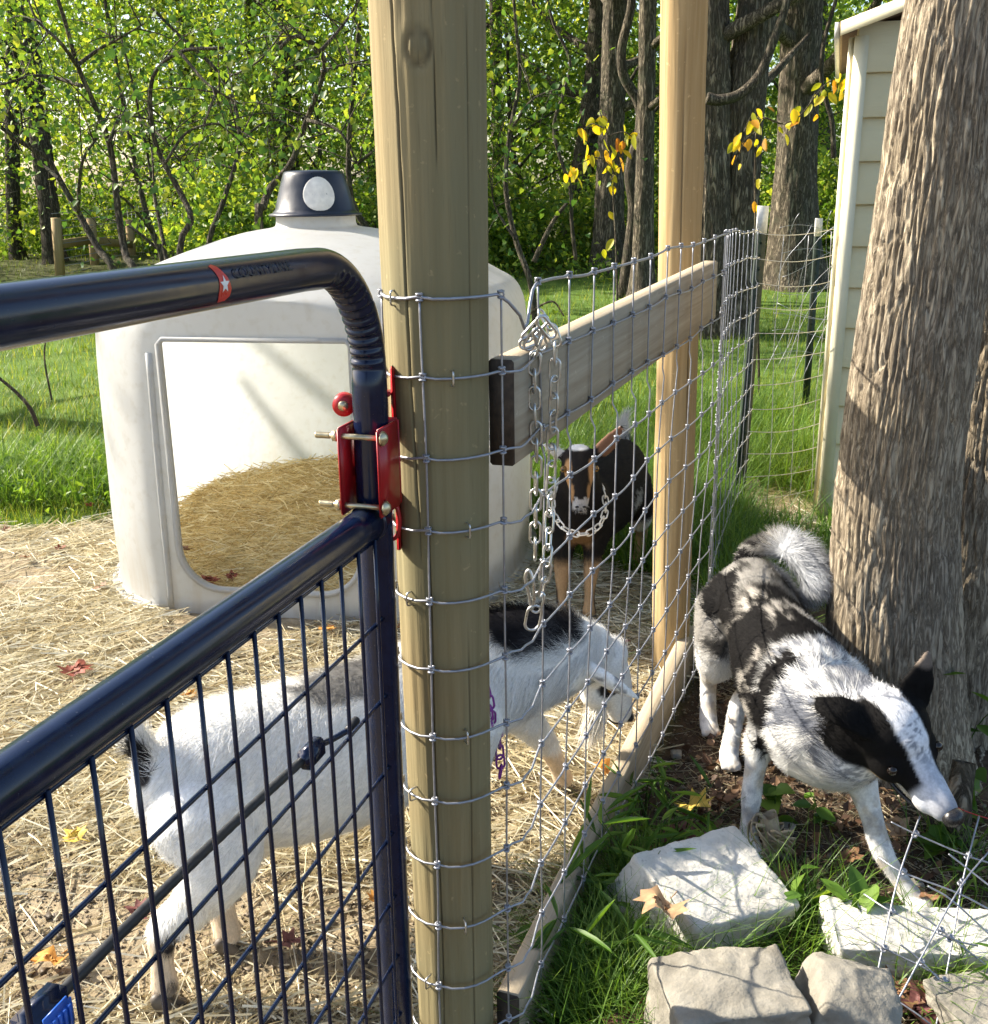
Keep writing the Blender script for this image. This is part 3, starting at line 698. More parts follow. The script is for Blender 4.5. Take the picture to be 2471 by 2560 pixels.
# ------------------------------------------------------------------ chain hooked on the fence
def link_pts(L, Wd, n=20):
    """stadium outline in local XZ, length L (outer) along Z"""
    r = Wd / 2; h = L / 2 - r; P = []
    for q in np.linspace(0, PI, n // 2): P.append((r * math.cos(q), 0, h + r * math.sin(q)))
    for q in np.linspace(PI, 2 * PI, n // 2): P.append((r * math.cos(q), 0, -h + r * math.sin(q)))
    return np.array(P)
def link_data(name, L, Wd, wr, mat, seg=8):
    V, F = ring_tube(link_pts(L, Wd), wr, seg); return MB().add(V, F).build(name, mat, link=False)
def hang_chain(parent, path, pitch, me, name='link', twist0=0.0, alt=PI / 2, origin=(0, 0, 0)):
    P = np.asarray(path, float); sl = np.r_[0, np.cumsum(np.linalg.norm(np.diff(P, axis=0), axis=1))]
    n = int(sl[-1] / pitch)
    for i in range(n + 1):
        s = i * pitch; c = np.array([np.interp(s, sl, P[:, k]) for k in range(3)]); d = np.array([np.interp(min(s + .5 * pitch, sl[-1]), sl, P[:, k]) for k in range(3)]) - np.array([np.interp(max(s - .5 * pitch, 0), sl, P[:, k]) for k in range(3)])
        qv = Vector(d).normalized(); rot = qv.to_track_quat('Z', 'Y').to_matrix() @ Matrix.Rotation(twist0 + (i % 2) * alt + random.uniform(-.15, .15), 3, 'Z')
        o = link_mesh(name, me, parent, tuple(c - np.array(origin))); o.rotation_euler = rot.to_euler()
chain = thing('chain', 'shiny zinc chain with snap hook hanging from the top fence wire', 'chain')
LM = link_data('link', 0.0385, 0.0175, 0.0022, M['chain'])
Yc = 1.72
hook_top = at(1352, 795, Yc + .02)
left_strand = [at(1348, 865, Yc), at(1338, 900, Yc), at(1336, 980, Yc), at(1341, 1100, Yc), at(1340, 1250, Yc), at(1338, 1385, Yc)]
right_strand = [at(1364, 800, Yc + .03), at(1388, 850, Yc + .03), at(1386, 950, Yc + .03), at(1380, 1150, Yc + .03), at(1374, 1300, Yc + .02), at(1368, 1400, Yc), at(1356, 1470, Yc), at(1340, 1520, Yc)]
hang_chain(chain, spline(left_strand, 60), 0.0285, LM); hang_chain(chain, spline(right_strand, 80), 0.0285, LM, twist0=.3)
# bottom end link + snap hook
BL = link_data('end_link', 0.047, 0.026, 0.0025, M['chain'])
o = link_mesh('end_link', BL, chain, tuple(at(1334, 1545, Yc))); o.rotation_euler = (0.1, 0.15, 0.25)
P = spline([at(1330, 1525, Yc), at(1322, 1480, Yc), at(1314, 1445, Yc), at(1322, 1425, Yc), at(1332, 1445, Yc - .005), at(1336, 1490, Yc - .005), at(1332, 1520, Yc)], 30)
V, F = tube(P, 0.003, 8); sn = MB().add(V, F).build('snap_hook', M['chain'], chain)
# upper quick links over the wire
for (u, v, rz, L) in ((1338, 822, 0.75, 0.052), (1366, 818, -0.75, 0.045), (1330, 850, 0.5, 0.035), (1350, 848, -0.4, 0.04), (1322, 855, 1.2, .03)):
    V, F = ring_tube(link_pts(L, 0.016), 0.0025, 8)
    o = MB().add(V, F).build('quick_link', M['chain'], chain); o.location = tuple(at(u, v, Yc - .005)); o.rotation_euler = (0.2, rz, 0.3)
# ------------------------------------------------------------------ tubular gate, swung open towards the viewer
t = NT('navy_powder_coat'); v = t.coord('Object'); n1 = t.noise(v, 40, 4); n2 = t.noise(v, 220, 3)
col = t.ramp(n1, [(0.3, (0.003, 0.007, 0.024)), (0.7, (0.005, 0.012, 0.038))])
col = t.mix(t.maprange(n2, 0.70, 0.78, 0, 0.35), col, (0.25, 0.25, 0.24))
M['gate'] = t.done(t.principled(Base_Color=col, Roughness=t.maprange(n1, 0.3, 0.7, 0.14, 0.24), Specular_IOR_Level=0.42, Coat_Weight=0.0))
M['red'] = m_plain('red_powder_coat', (0.36, 0.010, 0.014), 0.36, 0, .12, 40)
M['brass'] = m_plain('zinc_yellow_bolt', (0.55, 0.47, 0.30), 0.35, 0.9, .2, 80)
M['rubber'] = m_plain('black_rubber', (0.012, 0.012, 0.014), 0.5, 0, .3, 90)
gd = np.array([-0.292, -0.956, 0.0]); gd /= np.linalg.norm(gd)          # along the gate, from hinge to free end
GH = np.array([-0.180, 1.56, 0.0])                                      # hinge stile foot
gn = np.array([gd[1], -gd[0], 0.0]);                                     # normal
if gn[0] < 0: gn = -gn                                                   # points to the right, the camera's side
gate = thing('tube_gate', 'dark navy tubular steel gate with welded wire mesh, swung open', 'gate', tuple(GH))
def gp(s, z, off=0.0): return gd * s + gn * off + np.array([0, 0, z])    # local to the gate
TR = 0.0265; LG = 1.32; ZT, ZM, ZB = 1.496, 1.116, 0.10; RB = 0.155
# outer frame tube with crush-bent corner
P = [gp(0, zz) for zz in np.linspace(ZB, ZT - RB, 60)]
P += [gp(RB - RB * math.cos(q), ZT - RB + RB * math.sin(q)) for q in np.linspace(0, PI / 2, 70)[1:]]
P += [gp(s, ZT + 0.008 * s) for s in np.linspace(RB, LG, 30)[1:]]
P = np.array(P); T, N, B = frames(P); SEG = 40; aa = np.linspace(0, 2 * PI, SEG, endpoint=False)
V = []
arc0, arc1 = 59, 126
for i, p in enumerate(P):
    for q in aa:
        dvec = N[i] * math.cos(q) + B[i] * math.sin(q); r = TR
        if arc0 - 6 <= i <= arc1:
            cen = gp(RB, ZT - RB) - p; cen /= np.linalg.norm(cen); inn = max(0, dvec @ cen)
            fade = min(1, (i - arc0 + 6) / 6, (arc1 - i) / 8)
            r = TR - 0.003 * inn * fade - 0.0058 * inn ** 0.6 * fade * (0.5 + 0.5 * math.cos(i * 2 * PI / 5.0)) ** 1.5
        V.append(p + dvec * r)
MB().add(np.array(V), [grid_faces(len(P), SEG)]).build('frame_tube', M['gate'], gate)
for nm, z in (('middle_tube', ZM), ('bottom_tube', ZB)):
    V, F = tube(np.array([gp(s, z + .008 * s) for s in np.linspace(-0.0, LG, 14)]), TR * 1.0, 36); MB().add(V, F).build(nm, M['gate'], gate)
# weld bead where the middle tube meets the stile
V, F = ring_tube(np.array([gp(TR * .98, ZM + (TR * 1.0) * math.sin(q), TR * 1.0 * math.cos(q)) for q in np.linspace(0, 2 * PI, 28, endpoint=False)]), 0.004, 8); MB().add(V, F).build('weld_bead', M['gate'], gate)
# mesh panel: wires welded on the near face
wz = [1.093, 0.962, 0.832, 0.706, 0.584, 0.464, 0.345, 0.226]
ws = np.arange(-0.010, LG, 0.0600)
off = TR * 0.55
for z in wz:
    V, F = tube(np.array([gp(s, z + .008 * s, off) for s in np.linspace(-0.028, LG, 10)]), 0.0030, 8); MB().add(V, F).build('mesh_wire', M['gate'], gate)
for s in ws:
    V, F = tube(np.array([gp(s, z + .008 * s, off + .005) for z in np.linspace(ZB + .02, wz[0] + 0.006, 8)]), 0.0030, 8); MB().add(V, F).build('mesh_wire', M['gate'], gate)
# red emblem with white star and the dark lettering, printed on the tube
def on_tube(s0, h, x, y, e):          # x along tube (towards hinge +), y up around tube
    s = s0 - x; a_ = (y + h) / TR; nrm = gn * math.cos(a_) + np.array([0, 0, 1]) * math.sin(a_)
    return gp(s, ZT + .008 * s) + nrm * (TR + e)
def print_shape(pts2, name, mat, s0, h, e, parent, tri=None):
    bm = bmesh.new(); vs = [bm.verts.new((x, y, 0)) for x, y in pts2]; bm.faces.new(vs)
    bmesh.ops.triangulate(bm, faces=bm.faces[:])
    for _ in range(2): bmesh.ops.subdivide_edges(bm, edges=bm.edges[:], cuts=1, use_grid_fill=True)
    bmesh.ops.triangulate(bm, faces=bm.faces[:])
    for vv in bm.verts: vv.co = Vector(on_tube(s0, h, vv.co.x, vv.co.y, e))
    me = bpy.data.meshes.new(name); bm.to_mesh(me); bm.free(); me.materials.append(mat); return link_mesh(name, me, parent)
M['print_red'] = m_plain('red_print', (0.62, 0.035, 0.025), 0.35, 0, .05); M['print_white'] = m_plain('white_print', (0.8, 0.8, 0.8), .4, 0, .05); M['print_dark'] = m_plain('dark_print', (0.004, 0.005, 0.008), 0.55, 0, .1)
S0 = 0.423
em = print_shape([(-.013, .019), (-.006, .021), (.000, .017), (.009, .003), (.013, -.008), (.012, -.016), (.005, -.021), (-.009, -.022), (-.012, -.012), (-.009, .004)], 'emblem', M['print_red'], S0, 0.0045, 0.0006, gate)
star = [((0.0095 if k % 2 == 0 else 0.004) * math.sin(k * PI / 5), (0.0095 if k % 2 == 0 else 0.004) * math.cos(k * PI / 5) - 0.003) for k in range(10)]
print_shape(star, 'star', M['print_white'], S0, 0.0045, 0.0011, em)
fc = bpy.data.curves.new('lettering', 'FONT'); fc.body = 'COUNTYLINE'; fc.size = 0.017; fc.resolution_u = 3; fc.extrude = 0
fo_ = bpy.data.objects.new('lettering', fc); COL.objects.link(fo_); bpy.context.view_layer.update()
tm = bpy.data.meshes.new_from_object(fo_.evaluated_get(bpy.context.evaluated_depsgraph_get())); bpy.data.objects.remove(fo_)
for vv in tm.vertices: vv.co = Vector(on_tube(S0 - 0.022, 0.0055, vv.co.x * 1.25, vv.co.y, 0.0017))
tm.materials.append(M['print_dark']); link_mesh('lettering', tm, gate)

# ------------------------------------------------------------------ red hinge clamp on the stile with its two bolts
hinge = thing('gate_hinge', 'red steel clamp hinge bolted on the gate stile next to the post', 'hinge', tuple(GH))
zc0, zc1 = 1.135, 1.262
def plate(c, s, R, name, par, mat=None, bev=.003):
    V, F = box((0, 0, 0), s, R, bev); o = MB().add(V, F).build(name, mat or M['red'], par, False); o.location = tuple(c); return o
Rg = np.stack([gd, gn, np.array([0, 0, 1.0])], 1)
vx = np.array([1.0, 0.05, 0]); vx /= np.linalg.norm(vx); vy = np.array([-vx[1], vx[0], 0]); Rv = np.stack([vx, vy, np.array([0, 0, 1.0])], 1)
zc = 1.198
# near plate faces the viewer obliquely; the far plate stands on the other side of the tube
RP = np.stack([gd, gn, np.array([0, 0, 1.0])], 1)
plate(gn * (TR + .004) + gd * 0.012 + np.array([0, 0, zc]), (0.078, 0.004, 0.132), RP, 'clamp_plate', hinge)
plate(gn * -(TR + .004) + gd * 0.012 + np.array([0, 0, zc]), (0.078, 0.004, 0.132), RP, 'clamp_plate', hinge)
plate(gd * -(TR + .006) + np.array([0, 0, zc]), (0.005, 0.063, 0.135), RP, 'clamp_back', hinge)
for zb in (zc + .052, zc - .052):
    c = gd * (TR + .014) + np.array([0, 0, zb]); b = []
    V, F = tube(np.array([c + gn * -0.070, c + gn * 0.036]), 0.0043, 12); bolt = MB().add(V, F).build('bolt', M['brass'], hinge)
    V, F = lathe([(0.0, 0.009), (0.006, 0.0075), (0.0105, 0.003), (0.0115, 0.0), (0, 0)], 18); V = V[:, [0, 2, 1]] @ RP.T + c + gn * .034; MB().add(V, [F[0][:, ::-1]]).build('bolt_head', M['brass'], bolt)
    V, F = lathe([(0, 0), (0.0085, 0), (0.0085, 0.008), (0, 0.008)], 6); V = V[:, [0, 2, 1]] @ RP.T + c - gn * .042; MB().add(V, F).build('nut', M['brass'], bolt, False)
    q = np.linspace(-.069, -.048, 40); V, F = tube(np.array([c + gn * x for x in q]), 0.0043 + 0.0006 * (np.arange(40) % 2), 10); MB().add(V, F).build('thread', M['brass'], bolt)
# strap and pin fixed on the post, swivel rollers behind the tube
pxy = np.array([-0.155, 1.615, 0]) - GH
plate(pxy + np.array([0.006, .0, 1.285]), (0.006, 0.05, 0.11), None, 'post_strap', hinge)
plate(pxy + np.array([0.006, .0, 1.10]), (0.006, 0.05, 0.10), None, 'post_strap', hinge)
plate(pxy + np.array([-0.010, -.02, 1.30]), (0.026, 0.03, 0.006), None, 'strap_ear', hinge, bev=.001)
plate(pxy + np.array([-0.010, -.02, 1.255]), (0.026, 0.03, 0.006), None, 'strap_ear', hinge, bev=.001)
for z, r in ((1.283, .017), (1.187, .012)):
    V, F = lathe([(0, -.012), (r * .4, -.012), (r, -.010), (r, .010), (r * .4, .012), (0, .012)], 24); V = V[:, [0, 2, 1]] @ Rv.T
    o = MB().add(V, F).build('roller', M['red'], hinge); o.location = tuple(at(862, 1030, 1.6) - GH + np.array([0, 0, z - at(862, 1030, 1.6)[2]]))
    V, F = lathe([(0, 0), (r * .45, 0), (r * .45, .003), (0, .003)], 14); V = V[:, [0, 2, 1]] * [1, -1, 1]; V = V @ Rv.T; MB().add(V, F).build('roller_pin', M['brass'], o).location = (0, -0.0125, 0)
ring = np.array([(0.012 * math.cos(q), 0, 0.03 * math.sin(q)) for q in np.linspace(0, 2 * PI, 24, endpoint=False)])
V, F = ring_tube(ring, 0.0035, 8); o = MB().add(V, F).build('latch_loop', M['red'], hinge); o.location = tuple(pxy + np.array([-0.002, -0.035, 1.105]))

# ------------------------------------------------------------------ black cord with hook and blue buckle lying along the mesh
cord = thing('cable_lock_cord', 'black braided cord with blue buckle and hook strung along the gate mesh', 'cord', tuple(GH))
P = spline([gp(0.24, .835, -.02), gp(0.42, .845, -.025), gp(0.62, .862, -.02), gp(0.765, .872, -.015)], 60)
r = 0.0062 + 0.0004 * (np.arange(60) % 2)
V, F = tube(P, r, 12); MB().add(V, F).build('braided_cord', M['rubber'], cord)
V, F = tube(spline([gp(0.195, .833, -.018), gp(0.16, .826, -.012), gp(0.125, .826, .0)], 14), 0.0048, 10); MB().add(V, F).build('hook_shaft', M['gate'], cord)
V, F = tube(spline([gp(0.135, .827, 0), gp(0.105, .830, .0)], 6), 0.0066, 10); MB().add(V, F).build('hook_tip', M['rubber'], cord)
V, F = box((0, 0, 0), (.052, .022, .030), RP, .005); o = MB().add(V, F).build('cord_block', M['gate'], cord, False); o.location = tuple(gp(0.222, .836, -.016))
M['blue'] = m_plain('blue_plastic', (0.02, 0.10, 0.45), 0.35)
V, F = box((0, 0, 0), (.060, .030, .042), RP, .009); o = MB().add(V, F).build('buckle_frame', M['gate'], cord, False); o.location = tuple(gp(0.785, .872, -.012))
V, F = box((0, 0, 0), (.042, .012, .030), RP, .005); o = MB().add(V, F).build('buckle_button', M['blue'], cord, False); o.location = tuple(gp(0.785, .872, .005))
for k in range(4):
    V, F = box((0, 0, 0), (.003, .004, .022), RP); o = MB().add(V, F).build('button_rib', M['blue'], cord, False); o.location = tuple(gp(0.774 + .007 * k, .872, .0115))
# ------------------------------------------------------------------ shed
t = NT('tan_siding'); v = t.coord('Object', (1.5, 14, 14)); n1 = t.noise(v, 5, 5, .6, .5); n2 = t.noise(t.coord('Object'), 2, 3)
col = t.ramp(n2, [(0.3, (0.72, 0.62, 0.37)), (0.7, (0.80, 0.71, 0.46))])
M['siding'] = t.done(t.principled(Base_Color=col, Roughness=0.6, Normal=t.bump(n1, 0.35, 0.004)))
M['trim'] = m_plain('cream_trim', (0.74, 0.69, 0.50), 0.55, 0, .06, 8); M['soffit'] = m_plain('brown_soffit', (0.12, 0.075, 0.045), 0.8, 0, .3, 30)
M['shingle'] = m_plain('tan_shingle', (0.36, 0.27, 0.16), 0.9, 0, .3, 60, .5)
shed = thing('garden_shed', 'tan clapboard shed standing behind the big tree trunk', 'shed', (1.60, 5.05, 0))
shed.rotation_euler = (0, 0, -0.30)
SW, SD, SH, EXPO = 2.6, 1.9, 2.17, 0.183
for wall_ in range(2):
    L = SW if wall_ == 0 else SD
    for k in range(13):
        z = 0.02 + k * EXPO; h = min(EXPO + .02, SH + .1 - z)
        if z > SH - .02: continue
        sec = np.array([(0.0, z), (-0.021, z), (-0.021, z + .004), (-0.006, z + h), (0, z + h)])
        V = np.vstack([np.column_stack([np.full(5, x), sec]) for x in (0.0, L)])
        if wall_ == 1: V = np.stack([V[:, 1], V[:, 0], V[:, 2]], 1)
        MB().add(V, [grid_faces(2, 5), np.array([[0, 1, 2, 3, 4]]), np.array([[9, 8, 7, 6, 5]])]).build('siding_board', M['siding'], shed, False)
V, F = box((SW / 2 + .01, SD / 2 + .01, SH / 2 + .02), (SW - .03, SD - .03, SH)); MB().add(V, F).build('wall_core', M['siding'], shed, False)
V, F = box((0.012, -0.030, SH / 2), (0.060, 0.022, SH + .02), None, .002); MB().add(V, F).build('corner_trim', M['trim'], shed, False)
V, F = box((-0.030, 0.035, SH / 2), (0.022, 0.06, SH + .02), None, .002); MB().add(V, F).build('corner_trim', M['trim'], shed, False)
# gable roof rising to the right, overhanging the corner
roof = MB(); sl = 0.34
def slab(z0, th, x0, x1, y0, y1):
    V = np.array([(x, y, z0 + sl * x + dz) for x in (x0, x1) for y in (y0, y1) for dz in (0, th)]); return V, [np.array([[0, 1, 3, 2], [4, 6, 7, 5], [0, 4, 5, 1], [2, 3, 7, 6], [0, 2, 6, 4], [1, 5, 7, 3]])]
V, F = slab(SH + .045, .012, -.07, 1.35, -.10, SD + .1); MB().add(V, F).build('soffit', M['soffit'], shed, False)
V, F = slab(SH + .058, .03, -.08, 1.35, -.12, SD + .12); MB().add(V, F).build('roof', M['shingle'], shed, False)
V, F = slab(SH + .03, .055, -.077, 1.35, -.132, -.121); MB().add(V, F).build('rake_board', M['trim'], shed, False)
V, F = box((-.092, SD / 2, SH + .03), (.02, SD + .2, .06)); MB().add(V, F).build('drip_edge', M['white_paint'], shed, False)

# ------------------------------------------------------------------ trees
def trunk_mesh(P, R, seg, rows, amp, fa_, fz, seed, flare=0.0):
    Q = spline(np.column_stack([P, R]), rows); C, Rr = Q[:, :3], Q[:, 3]
    a = np.linspace(0, 2 * PI, seg, endpoint=False); sl_ = np.r_[0, np.cumsum(np.linalg.norm(np.diff(C, axis=0), axis=1))]
    A, S = np.meshgrid(a, sl_)
    W = np.stack([np.cos(A) * fa_, np.sin(A) * fa_, S * fz], -1).reshape(-1, 3)
    W = W + 0.55 * np.stack([fbm(W * .7, 2, seed + 5), fbm(W * .7 + 31, 2, seed + 6), fbm(W * .7 + 57, 2, seed + 7)], 1)
    n1 = np.abs(2 * fbm(W, 3, seed, .45) - 1); ridge = np.clip(n1 / 0.28, 0, 1) ** 0.7
    n2 = fbm(W * np.array([2.6, 2.6, 3.2]), 3, seed + 2)
    rad = Rr[:, None] * np.ones_like(A) + amp * (ridge - 0.7).reshape(A.shape) + amp * .5 * (n2 - .5).reshape(A.shape)
    low = fbm(np.stack([np.cos(A) * 1.2, np.sin(A) * 1.2, S * .8], -1).reshape(-1, 3), 2, seed + 11).reshape(A.shape)
    rad = rad * (1 + 0.16 * (low - .5))
    if flare:
        lob = 0.6 + 0.4 * np.cos(A * 4 + seed) ; rad = rad + flare * np.exp(-S / 0.22) * lob
    T, N, B = frames(C)
    V = C[:, None] + rad[..., None] * (N[:, None] * np.cos(a)[None, :, None] + B[:, None] * np.sin(a)[None, :, None])
    return V.reshape(-1, 3), [grid_faces(rows, seg)]
def leaf_quads(C, size, rnd=None, up=0.35, wid=0.62, fold=0.18):
    n = len(C); d = unit(rng.normal(0, 1, (n, 3)) - np.array([0, 0, .25])); nn = rng.normal(0, 1, (n, 3)); nn[:, 2] = np.abs(nn[:, 2]) + up
    s = unit(np.cross(d, nn)); nn = np.cross(s, d)
    L = size[:, None]; w = wid * L / 2
    b = C - d * L / 2; tp = C + d * L / 2; l = C + s * w + nn * fold * L - d * L * .06; r = C - s * w + nn * fold * L - d * L * .06
    V = np.stack([b, l, tp, r], 1).reshape(-1, 3); i = np.arange(n)[:, None] * 4
    F = np.concatenate([np.concatenate([i, i + 1, i + 2], 1)[:, None], np.concatenate([i, i + 2, i + 3], 1)[:, None]], 1).reshape(-1, 3)
    r_ = rng.random(n) if rnd is None else rnd
    return V, F, np.repeat(r_, 2)
HEART = np.array([(0, 0), (-.30, -.10), (-.50, .12), (-.46, .42), (-.22, .76), (0, 1.05), (.22, .76), (.46, .42), (.50, .12), (.30, -.10)])
OVAL = np.array([(0, 0), (-.16, .12), (-.26, .35), (-.24, .6), (-.12, .85), (0, 1.0), (.12, .85), (.24, .6), (.26, .35), (.16, .12)])
def leaf_polys(C, D, Nn, size, shape=HEART, fold=.25, rnd=None, curl=.15):
    """broad leaves: outline shape, folded on the midrib; C stalk end, D along, Nn normal"""
    n = len(C); D = unit(D); S = unit(np.cross(D, Nn)); Nn = np.cross(S, D); k = len(shape)
    x, y = shape[:, 0][None, :, None], shape[:, 1][None, :, None]; sz = size[:, None, None]
    V = C[:, None] + (S[:, None] * x + D[:, None] * y + Nn[:, None] * (np.abs(x) * fold - curl * y * y)) * sz
    V = V.reshape(-1, 3); i = np.arange(n)[:, None] * k; h = k // 2
    F1 = i + np.array([list(range(0, h + 1))]); F2 = i + np.array([[0] + list(range(h, k))])
    r_ = rng.random(n) if rnd is None else rnd
    return V, np.stack([F1, F2], 1).reshape(-1, h + 1), np.repeat(r_, 2)
def clumps(centres, per, spread, size, flat=.7):
    c = np.repeat(centres, per, axis=0); p = c + rng.normal(0, 1, c.shape) * np.asarray(spread) * np.array([1, 1, flat])
    return p, size[0] + (size[1] - size[0]) * (.15 + 1.15 * rng.random(len(p)) ** 1.8)
M['leaf'] = m_leaf('broad_leaves', [(0, (0.045, 0.115, 0.035)), (0.4, (0.09, 0.185, 0.04)), (0.8, (0.19, 0.28, 0.045)), (1, (0.34, 0.38, 0.06))], 0.52)
M['leaf_far'] = m_leaf('woodland_leaves', [(0, (0.06, 0.135, 0.028)), (0.4, (0.15, 0.26, 0.042)), (0.8, (0.27, 0.38, 0.06)), (1, (0.44, 0.48, 0.10))], 0.58)
M['leaf_yellow'] = m_leaf('yellow_leaves', [(0, (0.30, 0.33, 0.03)), (0.45, (0.55, 0.48, 0.03)), (0.85, (0.70, 0.46, 0.03)), (1, (0.50, 0.18, 0.03))], 0.5)

V, F, r = leaf_quads(WEED_C, rng.uniform(.025, .06, len(WEED_C)), up=1.5, wid=.5)
o = mesh_np('ground_weeds', V, F, M['weed'], None, False, attrs={'rnd': ('FACE', r)}); tag(o, 'low leafy weeds at the edge of the straw', 'weeds', kind='stuff')
# the big trunk at the right
bt = thing('maple_tree', 'huge grey-barked trunk with a second stem, right of the dog', 'tree', (1.13, 2.78, 0))
O = np.array([1.13, 2.78, 0])
Yt = 2.78
cl = [at(2228, 2090, Yt), at(2226, 1900, Yt), at(2230, 1650, Yt), at(2246, 1250, Yt), at(2296, 850, Yt), at(2354, 450, Yt), at(2410, 60, Yt)]
cl[0][2] = -0.12; up_ = cl[-1] + np.array([.12, .05, .9]); cl += [up_, up_ + np.array([.2, .1, 1.6]), up_ + np.array([.5, .2, 3.4])]
rd = [0.235, 0.205, 0.182, 0.158, 0.148, 0.142, 0.136, 0.13, 0.115, 0.07]
V, F = trunk_mesh(np.array(cl) - O, np.array(rd), 360, 760, 0.0095, 13, 6.5, 23, 0.10); MB().add(V, F).build('trunk', M['bark_grey'], bt)
c2 = [at(2400, 2040, 2.98), at(2412, 1750, 2.98), at(2440, 1400, 3.0), at(2490, 900, 3.05), at(2560, 400, 3.1)]
c2[0][2] = -.1; c2 += [c2[-1] + np.array([.3, .1, 1.0]), c2[-1] + np.array([.9, .3, 3.2])]
V, F = trunk_mesh(np.array(c2) - O, np.array([.19, .165, .145, .135, .13, .12, .07]), 200, 380, .010, 14, 8.0, 41, .05); MB().add(V, F).build('second_trunk', M['bark_grey'], bt)
C = O + np.array([0.8, .2, 6.0]) + rng.normal(0, 1, (60, 3)) * np.array([1.3, 1.3, .8]); p, s = clumps(C, 60, .35, (.09, .16)); V, F, r = leaf_quads(p - O, s)
mesh_np('crown', V, F, M['leaf'], bt, False, attrs={'rnd': ('FACE', r)})
# a cut stub leaning at the base
V, F = trunk_mesh(np.array([gnd(2395, 2100), at(2398, 2000, 2.33), at(2412, 1905, 2.36)]) - O * np.array([1, 1, 0]), np.array([.032, .03, .027]), 40, 40, .003, 4, 8, 5)
st = MB().add(V, F).build('stub', M['bark_mid'], bt)

def far_tree(name, label, stems, group=None, bark='bark_dark', crown=None, cc='leaf_far', seg=30, amp=.012, limbs=0, crown_mesh=None):
    """stems: list of [(points), (radii)] in world coordinates"""
    base = np.array(stems[0][0][0], float); base[2] = 0
    o = thing(name, label, 'tree', tuple(base), group)
    for i, (P, R) in enumerate(stems):
        V, F = trunk_mesh(np.array(P) - base, np.array(R), seg, 70, amp, 5, 2.2, 100 + i + int(abs(base[0]) * 10), .12 if i == 0 else 0.02); MB().add(V, F).build('trunk', M[bark], o)
    top = np.array(stems[0][0][-1])
    for k in range(limbs):
        q = 0.45 + .5 * k / max(1, limbs); P = spline(np.array(stems[0][0]), 20); b = P[int(q * 19)]; an = rng.random() * 2 * PI; l = rng.uniform(1.2, 2.6)
        e = b + np.array([math.cos(an) * l, math.sin(an) * l, l * .6]); mid = (b + e) / 2 + np.array([0, 0, -.15]); r0 = stems[0][1][-2] * .5
        V, F = tube(spline([b, mid, e], 10) - base, np.linspace(r0, r0 * .25, 10), 7); MB().add(V, F).build('limb', M[bark], o)
    if crown:
        cz, rad, nc, per, sz = crown
        c = top + np.array([0, 0, cz]); D = unit(rng.normal(0, 1, (nc, 3))) * (rng.random(nc) ** .5)[:, None] * np.asarray(rad)
        p, s = clumps(c + D, per, .38, sz); V, F, r = leaf_quads(p - base, s); mesh_np('crown', V, F, M[cc], o, False, attrs={'rnd': ('FACE', r)})
    elif crown_mesh is not None:
        cm = link_mesh('crown', crown_mesh, o, tuple(top - base), (0, 0, rng.random() * 6.28))
    return o
# twin trunk, straight trunk behind it, and the pair left of the tan post
Yw = 11.6
far_tree('oak_tree', 'dark furrowed twin-trunk tree rising just right of the tan post', [
    ([at(1785, 862, Yw), at(1780, 600, Yw), at(1778, 300, Yw), at(1775, 0, Yw), at(1770, -250, Yw), at(1760, -700, Yw)], (.30, .205, .19, .18, .17, .12)),
    ([at(1830, 830, Yw + .1), at(1848, 520, Yw + .1), at(1862, 250, Yw + .1), at(1895, 0, Yw + .1), at(1935, -250, Yw + .1), at(2010, -700, Yw)], (.27, .205, .20, .19, .18, .12))],
    bark='bark_mid', crown=(0.4, (3.2, 3.2, 1.6), 90, 60, (.12, .2)), seg=90, amp=.022, limbs=4)
Yw = 16.6
far_tree('oak_tree', 'straight grey tree trunk between the twin trunk and the shed', [([at(1985, 722, Yw), at(1990, 450, Yw), at(2000, 150, Yw), at(2010, -100, Yw), at(2015, -500, Yw)], (.46, .30, .275, .26, .2))],
    bark='bark_mid', crown=(.5, (3.5, 3.5, 1.8), 90, 60, (.14, .24)), seg=80, amp=.03, limbs=4)
Yw = 19
far_tree('oak_tree', 'tall dark trunk left of the tan post with flared base', [([at(1520, 690, Yw), at(1525, 450, Yw), at(1535, 200, Yw), at(1540, -50, Yw), at(1545, -400, Yw)], (.31, .225, .20, .185, .15))],
    bark='bark_mid', crown=(.5, (3, 3, 1.8), 80, 60, (.15, .25)), seg=50, amp=.03, limbs=4)
Yw = 15
far_tree('oak_tree', 'slender spotted trunk close beside the tan post', [([at(1605, 760, Yw), at(1612, 450, Yw), at(1618, 200, Yw), at(1622, -50, Yw), at(1630, -400, Yw)], (.16, .12, .11, .105, .08))],
    bark='bark_mid', crown=(.5, (2.2, 2.2, 1.4), 50, 60, (.13, .2)), seg=50, amp=.012, limbs=3)
bg = [(110, 420, 22, .2, 60, 'thick dark trunk leaning at the upper left behind the saplings'), (20, 440, 24, .15, -20, 'dark trunk at the far left edge of the woods'),
      (462, 330, 30, .25, -4, 'thin far trunk seen between the sapling stems'), (705, 520, 26, .36, -18, 'shaggy brown trunk wrapped in vines above the hutch vent'),
      (1435, 620, 22, .24, -60, 'crooked dark trunk right of the gate post'), (1250, 560, 34, .22, 10, 'faint trunk deep in the woods beside the gate post'),
      (620, 430, 32, .17, -6, 'slim far trunk left of the shaggy one'), (2060, 560, 30, .22, 8, 'distant trunk showing beside the shed eave'), (935, 520, 28, .2, -10, 'dark trunk half hidden by the gate post')]
